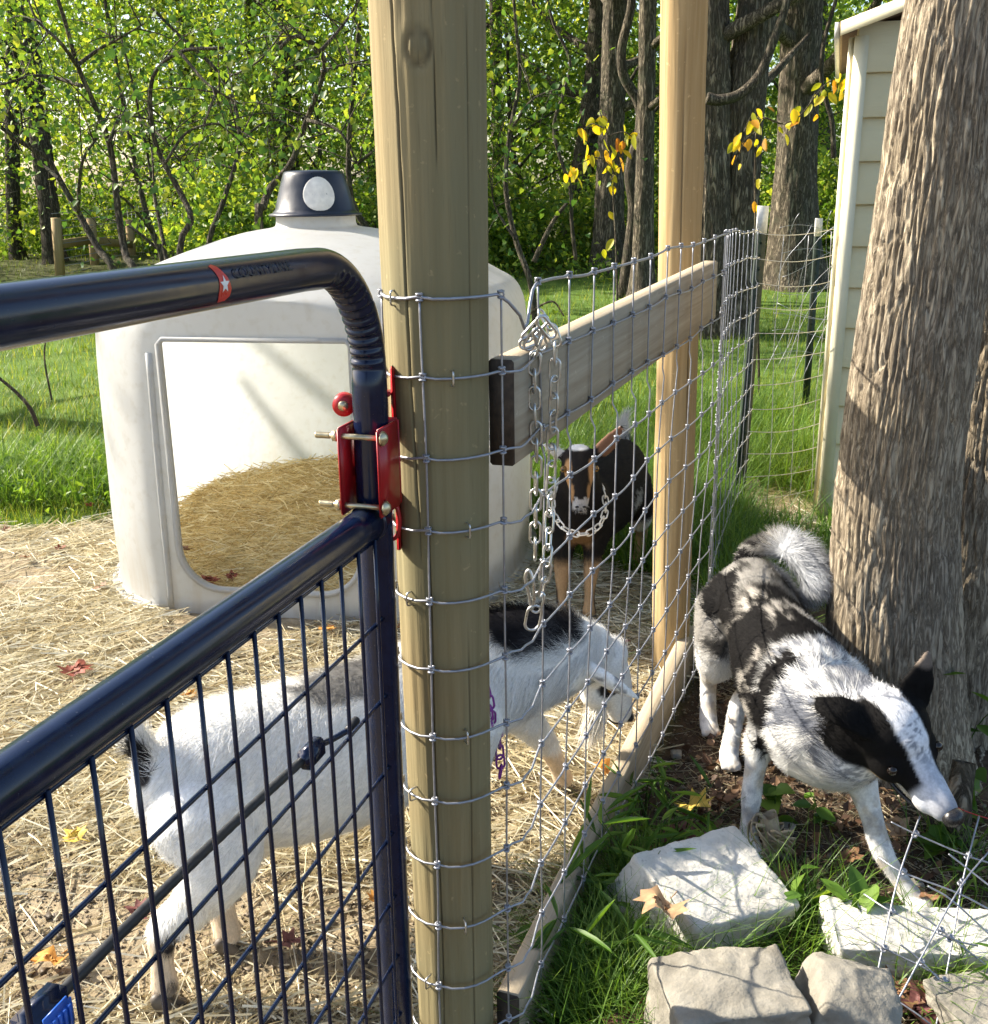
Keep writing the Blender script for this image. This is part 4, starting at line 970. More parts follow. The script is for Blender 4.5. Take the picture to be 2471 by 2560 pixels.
for (u, v, Y, r, lean, lab) in bg:
    b = at(u, v, Y); b[2] = -.1; tops = [at(u - lean * .5, v - 250, Y), at(u - lean, v - 500, Y), at(u - lean * 1.2, -260, Y)]
    tops = [q for q in tops if q[2] > 1.2]; tops.sort(key=lambda q: q[2])
    far_tree('forest_tree', lab, [([b, at(u, v, Y) * np.array([1, 1, 0]) + np.array([0, 0, .9])] + tops, [r * 1.3, r] + [r * (.92 - .1 * k) for k in range(len(tops))])], 'woodland trees behind the pen',
             bark='bark_dark', crown=(.3, (2.8, 2.8, 1.8), 60, 55, (.16, .28)), seg=24, amp=.02, limbs=5)

# understory trees and shrubs whose foliage fills the view
def crown_data(name, rad, nc, per, sz, spread, mat, z0=0.0, hollow=.4):
    D = unit(rng.normal(0, 1, (nc, 3))) * (hollow + (1 - hollow) * rng.random(nc) ** .6)[:, None] * np.asarray(rad); D[:, 2] += z0
    D = D[D[:, 2] > 0.05]
    p, s = clumps(D, per, spread, sz, .6); p[:, 2] = np.abs(p[:, 2]); V, F, r = leaf_quads(p, s); return mesh_np(name, V, F, mat, None, False, attrs={'rnd': ('FACE', r)}, link=False)
UC = [crown_data('crown', (2.0, 2.0, 2.3), 95, 56, (.05, .11), .26, M['leaf_far'], 2.4), crown_data('crown', (1.6, 1.6, 2.6), 80, 56, (.05, .11), .26, M['leaf_far'], 2.6), crown_data('crown', (2.3, 2.0, 1.8), 90, 58, (.05, .10), .28, M['leaf_far'], 2.0)]
SC = [crown_data('foliage', (1.1, 1.0, .95), 80, 60, (.06, .12), .17, M['leaf_far'], .8), crown_data('foliage', (1.3, 1.1, .75), 90, 60, (.05, .10), .17, M['leaf_far'], .6)]
def under_tree(x, y, k, s, lab, dz=0.0):
    o = thing('understory_tree', lab, 'tree', (x, y, -.05), 'understory trees at the edge of the woods')
    P = np.array([(0, 0, -.1), (.1 * s, .05, .9 * s), (rng.normal(0, .2), 0, 1.9 * s), (rng.normal(0, .3), rng.normal(0, .3), 3.6 * s + dz)]); V, F = tube(spline(P, 16), np.linspace(.07, .02, 16) * s, 8)
    MB().add(V, F).build('trunk', M['bark_dark'], o)
    for j in range(5):
        b = spline(P, 16)[6 + j * 2]; an = rng.random() * 6.28; e = b + np.array([math.cos(an), math.sin(an), .5]) * rng.uniform(.8, 1.5) * s; V, F = tube(spline([b, (b + e) / 2 + [0, 0, .1], e], 8), np.linspace(.025, .008, 8) * s, 6); MB().add(V, F).build('limb', M['bark_dark'], o)
    link_mesh('crown', UC[k], o, (0, 0, .2 + dz), (0, 0, rng.random() * 6.28), (s, s, s))
def shrub(x, y, k, s, lab, sz=1.0):
    o = thing('shrub', lab, 'shrub', (x, y, -.05), 'shrubs along the woodland edge')
    for j in range(5):
        an = rng.random() * 6.28; V, F = tube(spline([(0, 0, 0), (.2 * math.cos(an), .2 * math.sin(an), .5), (.55 * math.cos(an), .55 * math.sin(an), 1.1)], 8) * s, np.linspace(.016, .006, 8), 5); MB().add(V, F).build('stem', M['bark_dark'], o)
    link_mesh('foliage', SC[k], o, (0, 0, 0), (0, 0, rng.random() * 6.28), (s, s, s * sz))
edge = ['left of the far wooden fence', 'behind the far wooden fence', 'above the hutch dome', 'behind the hutch vent', 'left of the gate post', 'right of the gate post', 'behind the yellow leaf spray', 'behind the tan post',
        'between the twin trunk and shed', 'beside the shed eave', 'at the far left edge', 'deep in the woods left', 'deep in the woods right']
ut = [(-12.6, 19.0, 0, 1.0), (-7.6, 26.5, 1, 1.2), (-4.9, 26.5, 2, 1.1), (-3.6, 23, 0, 1.25), (-1.5, 21, 1, 1.1), (0.6, 23.5, 2, 1.3), (2.2, 25, 0, 1.2), (4.2, 23, 1, 1.15), (6.0, 22, 2, 1.2), (8.2, 21, 0, 1.2), (-11.5, 21, 2, 1.3), (-6.5, 28, 1, 1.6), (3.5, 29, 0, 1.6)]
for (x, y, k, s), w in zip(ut, edge): under_tree(x, y, k, s, 'leafy understory tree ' + w)
for (x, y, k, s, dz, w) in ((-6.9, 14.0, 2, .9, 2.0, 'whose crown overhangs the upper left corner'), (-4.0, 13.2, 0, .85, 1.7, 'whose crown hangs high over the hutch'), (-1.6, 14.5, 1, .95, 1.5, 'whose crown shows left of the gate post top')): under_tree(x, y, k, s, 'slim leafy tree ' + w, dz)
sh = [(-10.2, 17.6, 0, 1.3), (-8.9, 24.6, 1, 1.3), (-5.6, 26.0, 1, 1.2), (-4.3, 18.8, 0, 1.2), (-2.4, 19.5, 1, 1.3), (-0.5, 19.2, 0, 1.2), (0.9, 20.2, 1, 1.2), (2.8, 20.8, 0, 1.2), (3.7, 19.8, 1, 1.1), (5.6, 19.6, 0, 1.3), (7.2, 18.6, 1, 1.3)]
shw = ['bush at the left frame edge', 'bush right behind the far fence posts', 'bush just behind the far fence', 'bush behind the sapling stems', 'low bush left above the hutch', 'low bush beside the hutch vent', 'bush right of the gate post', 'bush behind the vines',
       'bush left of the tan post', 'bush behind the twin trunk', 'bush beside the shed corner']
for (x, y, k, s), w in zip(sh, shw): shrub(x, y, k, s, 'leafy green ' + w)
# the deeper woods read as one mass
nc = 2600; cx = rng.uniform(-24, 20, nc); cyy = rng.uniform(25, 46, nc); cz = rng.random(nc) ** .8 * 11 + .3
p, s = clumps(np.stack([cx, cyy, cz], 1), 40, .6, (.10, .22)); p[:, 2] = np.abs(p[:, 2]); V, F, r = leaf_quads(p, s)
C2 = np.stack([rng.uniform(-34, 30, 700), rng.uniform(47, 60, 700), rng.random(700) * 15], 1); p2_, s2_ = clumps(C2, 34, 1.0, (.30, .60)); p2_[:, 2] = np.abs(p2_[:, 2]); V2, F2, r2 = leaf_quads(p2_, s2_); F = np.vstack([F, F2 + len(V)]); V = np.vstack([V, V2]); r = np.concatenate([r, r2])
o = mesh_np('woodland', V, F, M['leaf_far'], None, False, attrs={'rnd': ('FACE', r)}); tag(o, 'dense sunlit green woodland closing off the background', 'woods', kind='stuff')
# low ground cover under the wood edge
nc = 1500; cx = rng.uniform(-13, 10, nc); cyy = np.where(cx < -3.5, rng.uniform(24, 30, nc), rng.uniform(17.5, 26, nc)); p, s = clumps(np.stack([cx, cyy, rng.random(nc) * .35], 1), 22, .22, (.05, .12)); p[:, 2] = np.abs(p[:, 2]); V, F, r = leaf_quads(p, s)
o = mesh_np('ground_cover', V, F, M['leaf_far'], None, False, attrs={'rnd': ('FACE', r)}); tag(o, 'low leafy ground cover at the foot of the woods', 'ground cover', kind='stuff')

# added shade tree, out of view at left; its thin crown dapples the pen
sx, sy = -7.4, 9.0
V = None
shade = far_tree('shade_tree', 'tall unseen tree added left of the pen so its thin crown dapples the ground', [([(sx, sy, -.1), (sx + .1, sy, 1.5), (sx + .2, sy - .1, 3.5), (sx + .4, sy - .2, 5.4), (sx + .7, sy - .3, 7.2)], (.3, .22, .19, .15, .06))], bark='bark_mid', seg=40, amp=.015, limbs=6)
nc = 34; D = unit(rng.normal(0, 1, (nc, 3))) * (rng.random(nc) ** .4)[:, None] * np.array([2.9, 2.9, 1.7]); C = np.array([sx + .7, sy - .4, 6.4]) + D
p, s = clumps(C, 20, .30, (.10, .17)); V, F, r = leaf_quads(p - np.array([sx, sy, 0]), s); mesh_np('crown', V, F, M['leaf'], shade, False, attrs={'rnd': ('FACE', r)})

# saplings behind the hutch, stems traced at their true distance
def sapling(lab, stems, Y, leaves, spread, size, mat='leaf', shape=HEART, parts=False, cat='sapling', droop=.5, rads=None, group=None, jitter=.25):
    base = at(*stems[0][0], Y); base = np.array([base[0], base[1], 0.0])
    o = thing('sapling', lab, cat, tuple(base), group)
    allp = []
    for i, S in enumerate(stems):
        P = np.array([at(u, v, Y + (0.25 * math.sin(i * 2.1 + k * .5) if k else 0) * jitter / .25) for k, (u, v) in enumerate(S)])
        if i == 0: P = np.vstack([[P[0][0] + .05, P[0][1], -.05], P])
        Q = spline(P, 30) - base; r0, r1 = rads[i] if rads else ((.034, .012) if i == 0 else (.016, .005))
        V, F = tube(Q, np.linspace(r0, r1, 30), 8); MB().add(V, F).build('stem' if i == 0 else 'branch', M['bark_dark'], o)
        allp.append(Q[8 if i == 0 else 4:])
        for k in range(6 if leaves > 60 else 0):      # thin twigs
            b = Q[rng.integers(10, 29)]; d = unit(rng.normal(0, 1, (1, 3)) + [[0, 0, .3]])[0] * rng.uniform(.3, .8); tw = spline([b, b + d * .5 + [0, 0, .05], b + d], 8)
            V, F = tube(tw, np.linspace(.006, .002, 8), 5); MB().add(V, F).build('twig', M['bark_dark'], o); allp.append(tw); allp.append(tw[4:])
    A = np.vstack(allp); A = A[A[:, 2] > .55]
    if leaves:
        C = A[rng.integers(0, len(A), leaves)] + rng.normal(0, spread, (leaves, 3)); D = rng.normal(0, 1, (leaves, 3)); D[:, 2] -= droop * 1.6; N_ = rng.normal(0, 1, (leaves, 3)) * .6 + np.array([0, -.4, .8])
        sz = rng.uniform(*size, leaves)
        if parts:
            for k in range(leaves):
                V, F, r = leaf_polys(C[k:k + 1], D[k:k + 1], N_[k:k + 1], sz[k:k + 1], shape); mesh_np('leaf', V, F, M[mat], o, False, attrs={'rnd': ('FACE', r)})
        else:
            V, F, r = leaf_polys(C, D, N_, sz, shape); lf = mesh_np('leaves', V, F, M[mat], o, False, attrs={'rnd': ('FACE', r)}); lf['kind'] = 'stuff'
    return o
sapling('dark sapling forking upward left of the hutch', [[(342, 700), (315, 640), (298, 540), (285, 430), (274, 360), (240, 270), (195, 165), (165, 60), (120, -80)], [(205, 215), (140, 195), (80, 190), (0, 212), (-80, 215)], [(192, 162), (150, 105), (90, 45), (60, -40)],
         [(274, 355), (300, 295), (330, 290), (420, 310)], [(192, 165), (245, 125), (300, 95), (360, 60)]], 8.3, 330, .26, (.025, .055))
sapling('thin stem leaning left behind the gate tube', [[(295, 705), (245, 620), (195, 530), (150, 450), (118, 395), (60, 360), (0, 315), (-60, 240)], [(150, 450), (100, 400), (60, 330), (50, 250)], [(195, 530), (205, 410), (240, 350), (255, 340)]], 8.8, 260, .26, (.025, .055))
sapling('slender double sapling behind the hutch dome', [[(418, 660), (400, 560), (385, 480), (372, 400), (352, 300), (330, 200), (300, 80)], [(385, 480), (380, 380), (365, 330)], [(352, 300), (420, 360), (500, 470)]], 9.2, 330, .3, (.025, .055), rads=[(.02, .008), (.01, .004), (.01, .004)])
sapling('arching stem with broad leaves over the hutch', [[(450, 650), (478, 550), (450, 480), (412, 410), (385, 340), (380, 200), (450, 130), (560, 120)], [(412, 410), (470, 330), (560, 310), (640, 350)], [(450, 130), (520, 210), (600, 260)]], 7.8, 340, .32, (.025, .06), rads=[(.026, .01), (.012, .005), (.012, .005)])
sapling('curved sapling beside the hutch vent', [[(648, 560), (658, 520), (676, 470), (730, 406), (760, 320), (781, 264), (812, 172), (795, 121), (740, 90), (700, 120)], [(805, 180), (850, 165), (920, 150)], [(770, 300), (850, 330), (900, 420)], [(800, 130), (860, 60), (900, 0)]], 8.5, 340, .32, (.025, .06))
sapling('leafy branch ends hanging over the hutch from the upper left', [[(520, 640), (560, 500), (600, 350), (560, 200), (450, 90), (380, 20)], [(600, 350), (680, 300), (760, 330)], [(560, 200), (650, 150), (720, 60)], [(580, 420), (500, 400), (430, 420)]], 10.5, 480, .45, (.03, .07), rads=[(.03, .012), (.012, .005), (.012, .005), (.012, .005)])
sapling('thin vine-like sapling right of the gate post', [[(1330, 720), (1290, 600), (1265, 470), (1275, 330), (1300, 200), (1290, 60), (1280, -60)], [(1290, 600), (1240, 520), (1225, 440)], [(1275, 330), (1330, 250), (1400, 220)]], 11, 360, .38, (.035, .08))
sapling('yellow-leaved sapling in front of the dark trunk left of the tan post', [[(1545, 780), (1540, 600), (1530, 440), (1520, 340), (1500, 280)], [(1530, 420), (1500, 395), (1470, 400), (1440, 415)], [(1520, 340), (1560, 330), (1590, 350)], [(1528, 450), (1545, 420), (1560, 400)], [(1510, 320), (1480, 310), (1455, 330)]], 9.5, 46, .05, (.09, .135), 'leaf_yellow', OVAL, True, rads=[(.012, .005)] + [(.006, .003)] * 4, jitter=.06, droop=1.4)
sapling('yellowing sapling spray in front of the trunks left of the shed', [[(1895, 800), (1890, 600), (1888, 420), (1900, 300), (1960, 310), (2010, 280), (2040, 230)], [(1900, 300), (1880, 290), (1860, 330)], [(1960, 310), (2000, 290), (2060, 215), (2095, 195)], [(1890, 330), (1865, 350), (1840, 400)]], 8.2, 52, .05, (.07, .11), 'leaf_yellow', OVAL, True, rads=[(.010, .004)] + [(.006, .003)] * 3, jitter=.06, droop=1.2)
# climbing vines
def vine(lab, pts, Y, r):
    b = at(*pts[0], Y); o = thing('vine', lab, 'vine', (b[0], b[1], 0)); Q = spline(np.array([at(u, v, Y) for u, v in pts]), 50) - np.array([b[0], b[1], 0])
    V, F = tube(Q, np.linspace(r, r * .6, 50), 8); MB().add(V, F).build('vine_stem', M['bark_dark'], o)
vine('thick woody vine twisting up between the two trunks left of the tan post', [(1558, 745), (1572, 640), (1585, 520), (1575, 430), (1600, 330), (1598, 260), (1560, 190), (1555, 120), (1578, 20), (1580, -60)], 15.5, .09)
vine('grey curved limb sweeping across the twin trunk', [(1768, 245), (1800, 250), (1850, 235), (1900, 185), (1935, 100), (1960, 30), (1985, -60)], 11.0, .055)
vine('thin looping vine right of the gate post', [(1440, 650), (1430, 560), (1425, 470), (1385, 330), (1410, 230), (1425, 150), (1385, 60), (1360, -40)], 12, .022)
vine('dead stick leaning at the lawn edge', [(1335, 655), (1380, 560), (1420, 505)], 12, .03)
vine('dark hanging vine beside the shed eave', [(2085, 395), (2080, 300), (2055, 210), (2060, 110), (2090, 0), (2100, -60)], 12, .03)
vine('bare arched twig on the lawn above the rail', [(1320, 790), (1350, 765), (1385, 755), (1410, 790)], 7.0, .008)
vine('bare forked twig left of the hutch', [(95, 1065), (75, 1020), (40, 980), (-20, 930)], 5.2, .012)
vine('thin upright twig left of the hutch', [(130, 1000), (112, 900), (118, 840), (135, 820)], 6.0, .006)

# far wooden fence at the left
ff = thing('wooden_fence', 'far wooden post and rail fence with wire behind the saplings', 'fence', tuple(gnd(140, 700)))
FO = np.array(gnd(140, 700)); FO[2] = 0
def fpost(u, v0, v1, Y, r=.085):
    b, e = at(u + (v0 - v1) * 0.0, v0, Y), at(u - 12, v1, Y); b[2] = -.1
    V, F = tube(np.array([b, (b + e) / 2, e]) - FO, [r, r, r], 14); MB().add(V, F).build('post', M['post_tan'], ff)
    return e
fpost(152, 705, 545, 19.5); fpost(240, 690, 545, 21.5); fpost(335, 680, 550, 23.5)
for (a_, b_, Ya, Yb) in (((142, 612), (225, 600), 19.6, 21.4), ((225, 600), (330, 612), 21.4, 23.4)):
    A_, B_ = at(*a_, Ya), at(*b_, Yb); R_ = basis(B_ - A_); V, F = box((A_ + B_) / 2 - FO, (np.linalg.norm(B_ - A_), .05, .15), R_); MB().add(V, F).build('rail', M['post_tan'], ff, False)
for k in range(9):
    z = .12 + k * .13; V, F = tube(np.array([at(150, 700, 19.5) * [1, 1, 0] + [0, 0, z], at(335, 680, 23.5) * [1, 1, 0] + [0, 0, z], at(700, 640, 25) * [1, 1, 0] + [0, 0, z]]) - FO, .006, 5); MB().add(V, F).build('horizontal_wire', M['wire'], ff)
for k in range(40):
    q = k / 40; a_ = at(335, 680, 23.5) * [1, 1, 0]; b_ = at(700, 640, 25) * [1, 1, 0]; c = a_ + (b_ - a_) * q; V, F = tube(np.array([c + [0, 0, .1], c + [0, 0, 1.2]]) - FO, .006, 5); MB().add(V, F).build('vertical_wire', M['wire'], ff)
fr = thing('wooden_fence', 'bit of wooden rail fence showing behind the shed corner', 'fence', tuple(gnd(2062, 640)))
FO2 = np.array(gnd(2062, 640)); FO2[2] = 0
P = at(2058, 500, FO2[1]) - FO2; V, F = tube(np.array([[0, 0, -.1], [0, 0, P[2]]]), .09, 12); MB().add(V, F).build('post', M['post_tan'], fr)
V, F = box((1.2, 0, at(2058, 540, FO2[1])[2]), (2.4, .05, .15)); MB().add(V, F).build('rail', M['post_tan'], fr, False)
# ------------------------------------------------------------------ animals: one continuous skin per body, grown fur on top
def loft(rows, ref=(0, 0, 1), n=26, seg=18):
    """rows (x,y,z,rw,rh): elliptical loft; rw lateral, rh along ref"""
    Q = spline(np.array(rows, float), n); P, RW, RH = Q[:, :3], np.abs(Q[:, 3]), np.abs(Q[:, 4])
    T = np.gradient(P, axis=0); T = unit(T); ref = np.array(ref, float)
    S = unit(np.cross(T, np.broadcast_to(ref, T.shape))); U = np.cross(S, T)
    # rounded ends
    def capring(i, sgn):
        out = []
        for q in (0.5, 0.8, 0.97):
            k = math.sqrt(1 - q * q); out.append((P[i] + T[i] * sgn * q * min(RW[i], RH[i]), RW[i] * k, RH[i] * k, S[i], U[i]))
        return out
    rings = [c for c in capring(0, -1)[::-1]] + [(P[i], RW[i], RH[i], S[i], U[i]) for i in range(n)] + capring(n - 1, 1)
    a = np.linspace(0, 2 * PI, seg, endpoint=False)
    V = np.vstack([c + np.outer(np.cos(a), s) * w + np.outer(np.sin(a), u) * h for (c, w, h, s, u) in rings])
    m_ = len(rings); n0 = len(V); V = np.vstack([V, rings[0][0], rings[-1][0]]); j = np.arange(seg); e = (m_ - 1) * seg
    return V, [grid_faces(m_, seg), np.stack([np.full(seg, n0), (j + 1) % seg, j], -1), np.stack([np.full(seg, n0 + 1), e + j, e + (j + 1) % seg], -1)]
def ellip(c, r, R=None):
    bm = bmesh.new(); bmesh.ops.create_icosphere(bm, subdivisions=3, radius=1.0); V = np.array([v.co[:] for v in bm.verts]) * np.asarray(r, float); F = np.array([[v.index for v in f.verts] for f in bm.faces]); bm.free()
    if R is not None: V = V @ np.asarray(R).T
    return V + np.asarray(c, float), [F]
def grow_skin(pieces, voxel, smooth):
    mb_ = MB()
    for V, F in pieces: mb_.add(V, F)
    o = mb_.build('tmp', None); bm = bmesh.new(); bm.from_mesh(o.data); bmesh.ops.recalc_face_normals(bm, faces=bm.faces); bm.to_mesh(o.data); bm.free()
    r = o.modifiers.new('r', 'REMESH'); r.mode = 'VOXEL'; r.voxel_size = voxel
    s = o.modifiers.new('s', 'SMOOTH'); s.factor = .5; s.iterations = smooth
    bpy.context.view_layer.update(); me = bpy.data.meshes.new_from_object(o.evaluated_get(bpy.context.evaluated_depsgraph_get()))
    V = np.zeros(len(me.vertices) * 3); me.vertices.foreach_get('co', V); V = V.reshape(-1, 3)
    N = np.zeros(len(V) * 3); me.vertices.foreach_get('normal', N); N = N.reshape(-1, 3)
    F = [tuple(p.vertices) for p in me.polygons]; F4 = np.array([f for f in F if len(f) == 4]); F3 = np.array([f for f in F if len(f) == 3])
    bpy.data.objects.remove(o); bpy.data.meshes.remove(me)
    return V, N, [x for x in (F4, F3) if len(x)]
t = NT('animal_coat'); a = t.attr('coat').outputs['Color']
n_ = t.noise(t.coord('Object'), 180, 3)
col = t.mix(1.0, a, t.ramp(n_, [(0.3, (.86, .86, .86)), (0.7, (1.1, 1.1, 1.1))]), 'MULTIPLY')
M['coat'] = t.done(t.principled(Base_Color=col, Roughness=0.8, Specular_IOR_Level=0.08))
M['eye'] = m_plain('dark_eye', (0.012, 0.008, 0.006), 0.08, 0, .1); M['amber'] = m_plain('amber_eye', (0.16, 0.085, 0.02), 0.12, 0, .2, 300); M['nose'] = m_plain('wet_nose', (0.015, 0.014, 0.015), 0.3, 0, .2, 300, .2); M['hoof'] = m_plain('horn_hoof', (0.10, 0.08, 0.06), 0.6, 0, .3, 60)
def fur(V, N, F, n, length, flow, coat, lift, width, parent, name='fur'):
    Q = F[0]; e1, e2 = V[Q[:, 1]] - V[Q[:, 0]], V[Q[:, 3]] - V[Q[:, 0]]; ar = np.linalg.norm(np.cross(e1, e2), axis=1)
    k = rng.choice(len(Q), n, p=ar / ar.sum()); a_, b_ = rng.random((n, 1)), rng.random((n, 1))
    q = Q[k]; p = (V[q[:, 0]] * (1 - a_) + V[q[:, 1]] * a_) * (1 - b_) + (V[q[:, 3]] * (1 - a_) + V[q[:, 2]] * a_) * b_
    nn = unit(N[q].mean(1)); L = length(p) * rng.uniform(.6, 1.2, n); ok = L > .002; p, nn, L = p[ok], nn[ok], L[ok]; n = len(p)
    f = flow(p) + rng.normal(0, .22, (n, 3)) + .35 * (np.stack([fbm(p * 22, 2, 3), fbm(p * 22 + 5, 2, 4), fbm(p * 22 + 9, 2, 5)], 1) - .5) * 2
    f = f - nn * (f * nn).sum(1)[:, None]; f = unit(f)
    lf = lift(p) if callable(lift) else lift
    lf = np.broadcast_to(lf, (n,)) * rng.uniform(.6, 1.4, n)
    d = unit(f * np.cos(lf)[:, None] + nn * np.sin(lf)[:, None])
    Vs, Fs, _ = strips(p - nn * .0015, d, nn, L, rng.uniform(.7, 1.3, n) * width, -np.sin(lf) * .35, .15, 2)
    c = coat(p) * rng.uniform(.78, 1.2, (n, 1)); cc = np.repeat(np.clip(c, 0, .9), 6, axis=0)
    o = mesh_np(name, Vs, Fs, M['coat'], parent, False, color=cc); o['kind'] = 'stuff'; return o
def smooth01(x, a, b):
    q = np.clip((x - a) / (b - a), 0, 1); return q * q * (3 - 2 * q)
def lerp(a, b, w): return a * (1 - w[:, None]) + np.asarray(b, float) * w[:, None]
def near(p, c, r): return np.sqrt((((p - np.asarray(c)) / np.asarray(r)) ** 2).sum(1))
def leg(P, fwd=(0, 1, 0)): return loft([(x, y, z, r, r * 1.12) for x, y, z, r in P], ref=fwd, n=22, seg=14)
def eyeball(o, c, r, mat): V, F = ellip((0, 0, 0), (r, r, r)); e = MB().add(V, F).build('eye', mat, o); e.location = tuple(c); return e

# ---------------- dog
DO = np.array([0.75, 2.6, 0.0])
dog = thing('dog', 'black, white and grey mottled dog with curled fluffy tail stepping out beside the tree', 'dog', tuple(DO))
skull, nose = np.array([.854, 2.128, .452]), np.array([.950, 1.985, .322]); HS = 1.13
hf = unit((nose - skull)[None])[0]; hl = np.array([.99, .115, 0]); hl = hl + 0.30 * np.array([0, 0, -1]) * 0; hl = unit((hl - hf * (hl @ hf))[None])[0]; hu = np.cross(hf, hl)
if hu[2] < 0: hu = -hu
def hp(a, b, c): return skull + (hf * a + hl * b + hu * c) * HS
def ellh(c, r, R): return ellip(c, np.array(r) * HS, R)
pieces = [
    loft([(.742, 3.005, .455, .055, .06), (.740, 2.93, .452, .098, .105), (.738, 2.82, .445, .108, .115), (.736, 2.70, .430, .104, .118), (.738, 2.56, .408, .126, .146), (.748, 2.43, .390, .136, .164), (.758, 2.33, .378, .132, .166), (.780, 2.245, .385, .124, .150), (.812, 2.19, .415, .112, .126), (.845, 2.145, .445, .090, .092)], n=44, seg=26),
    ellip((.675, 2.38, .40), (.055, .085, .11)), ellip((.835, 2.34, .40), (.055, .085, .11)), ellip((.665, 2.90, .40), (.06, .11, .12)), ellip((.815, 2.90, .40), (.06, .11, .12)),
    ellip((.752, 2.30, .310), (.100, .10, .090)),                                            # brisket
    ellh(hp(.006, 0, .004), (.080, .080, .070), np.stack([hf, hl, hu], 1)), ellh(hp(.05, .035, -.012), (.055, .038, .045), np.stack([hf, hl, hu], 1)), ellh(hp(.05, -.035, -.012), (.055, .038, .045), np.stack([hf, hl, hu], 1)),
    loft([(*hp(.045, 0, .006), 0.0655, 0.0565), (*hp(.095, 0, -.008), 0.0486, 0.0452), (*hp(.14, 0, -.012), 0.0396, 0.0384), (*hp(.178, 0, -.010), 0.0316, 0.0305)], ref=hu, n=18, seg=16),
    ellh(hp(.150, .017, -.020), (.030, .022, .022), np.stack([hf, hl, hu], 1)), ellh(hp(.150, -.017, -.020), (.030, .022, .022), np.stack([hf, hl, hu], 1)), ellh(hp(.040, 0, .030), (.045, .050, .034), np.stack([hf, hl, hu], 1)),
    loft([(*hp(.05, 0, -.040), 0.0407, 0.0203), (*hp(.11, 0, -.056), 0.0282, 0.0136), (*hp(.150, 0, -.058), 0.0203, 0.0102)], ref=hu, n=12, seg=12),   # lower jaw
    loft([(*hp(-.010, .050, .040), 0.0475, 0.0136), (*hp(-.035, .076, .078), 0.0362, 0.0102), (*hp(-.062, .100, .112), 0.0079, 0.0056)], ref=hu + hl * .3, n=14, seg=12),     # upright ear
    loft([(*hp(-.008, -.056, .040), 0.0384, 0.0158), (*hp(-.052, -.096, .052), 0.0362, 0.0136), (*hp(-.098, -.122, .030), 0.0113, 0.0079)], ref=hu, n=14, seg=12),    # folded ear
    leg([(.685, 2.36, .37, .060), (.655, 2.385, .27, .041), (.640, 2.375, .20, .026), (.632, 2.362, .125, .025), (.628, 2.352, .075, .020), (.624, 2.335, .028, .026)]), ellip((.622, 2.312, .022), (.030, .040, .022)),
    leg([(.838, 2.30, .36, .060), (.850, 2.24, .26, .041), (.866, 2.195, .19, .027), (.884, 2.152, .118, .025), (.914, 2.124, .068, .020), (.940, 2.102, .030, .026)]), ellip((.953, 2.078, .022), (.031, .041, .022)),
    leg([(.668, 2.90, .41, .088), (.640, 2.84, .30, .066), (.640, 2.93, .20, .036), (.648, 2.995, .145, .027), (.645, 2.975, .075, .024), (.642, 2.945, .030, .028)]), ellip((.641, 2.922, .022), (.029, .04, .021)),
    leg([(.805, 2.88, .41, .085), (.790, 2.78, .29, .062), (.745, 2.82, .20, .036), (.708, 2.845, .140, .027), (.680, 2.79, .07, .024), (.664, 2.75, .030, .028)]), ellip((.660, 2.728, .022), (.029, .04, .021)),
    loft([(.745, 3.00, .47, .036, .036), (.755, 3.04, .525, .032, .032), (.80, 3.00, .575, .034, .034), (.855, 2.92, .585, .040, .040), (.893, 2.85, .555, .044, .044), (.890, 2.815, .515, .036, .036), (.868, 2.82, .485, .018, .018)], ref=(1, 0, 0.2), n=34, seg=16)]
for px, py in ((.622, 2.312), (.953, 2.078), (.641, 2.922), (.660, 2.728)):
    for k in range(4): pieces.append(ellip((px - .021 + .014 * k, py - .028 - .006 * (k in (1, 2)), .017), (.0085, .017, .0135)))
DV, DN, DF = grow_skin(pieces, .0058, 3)
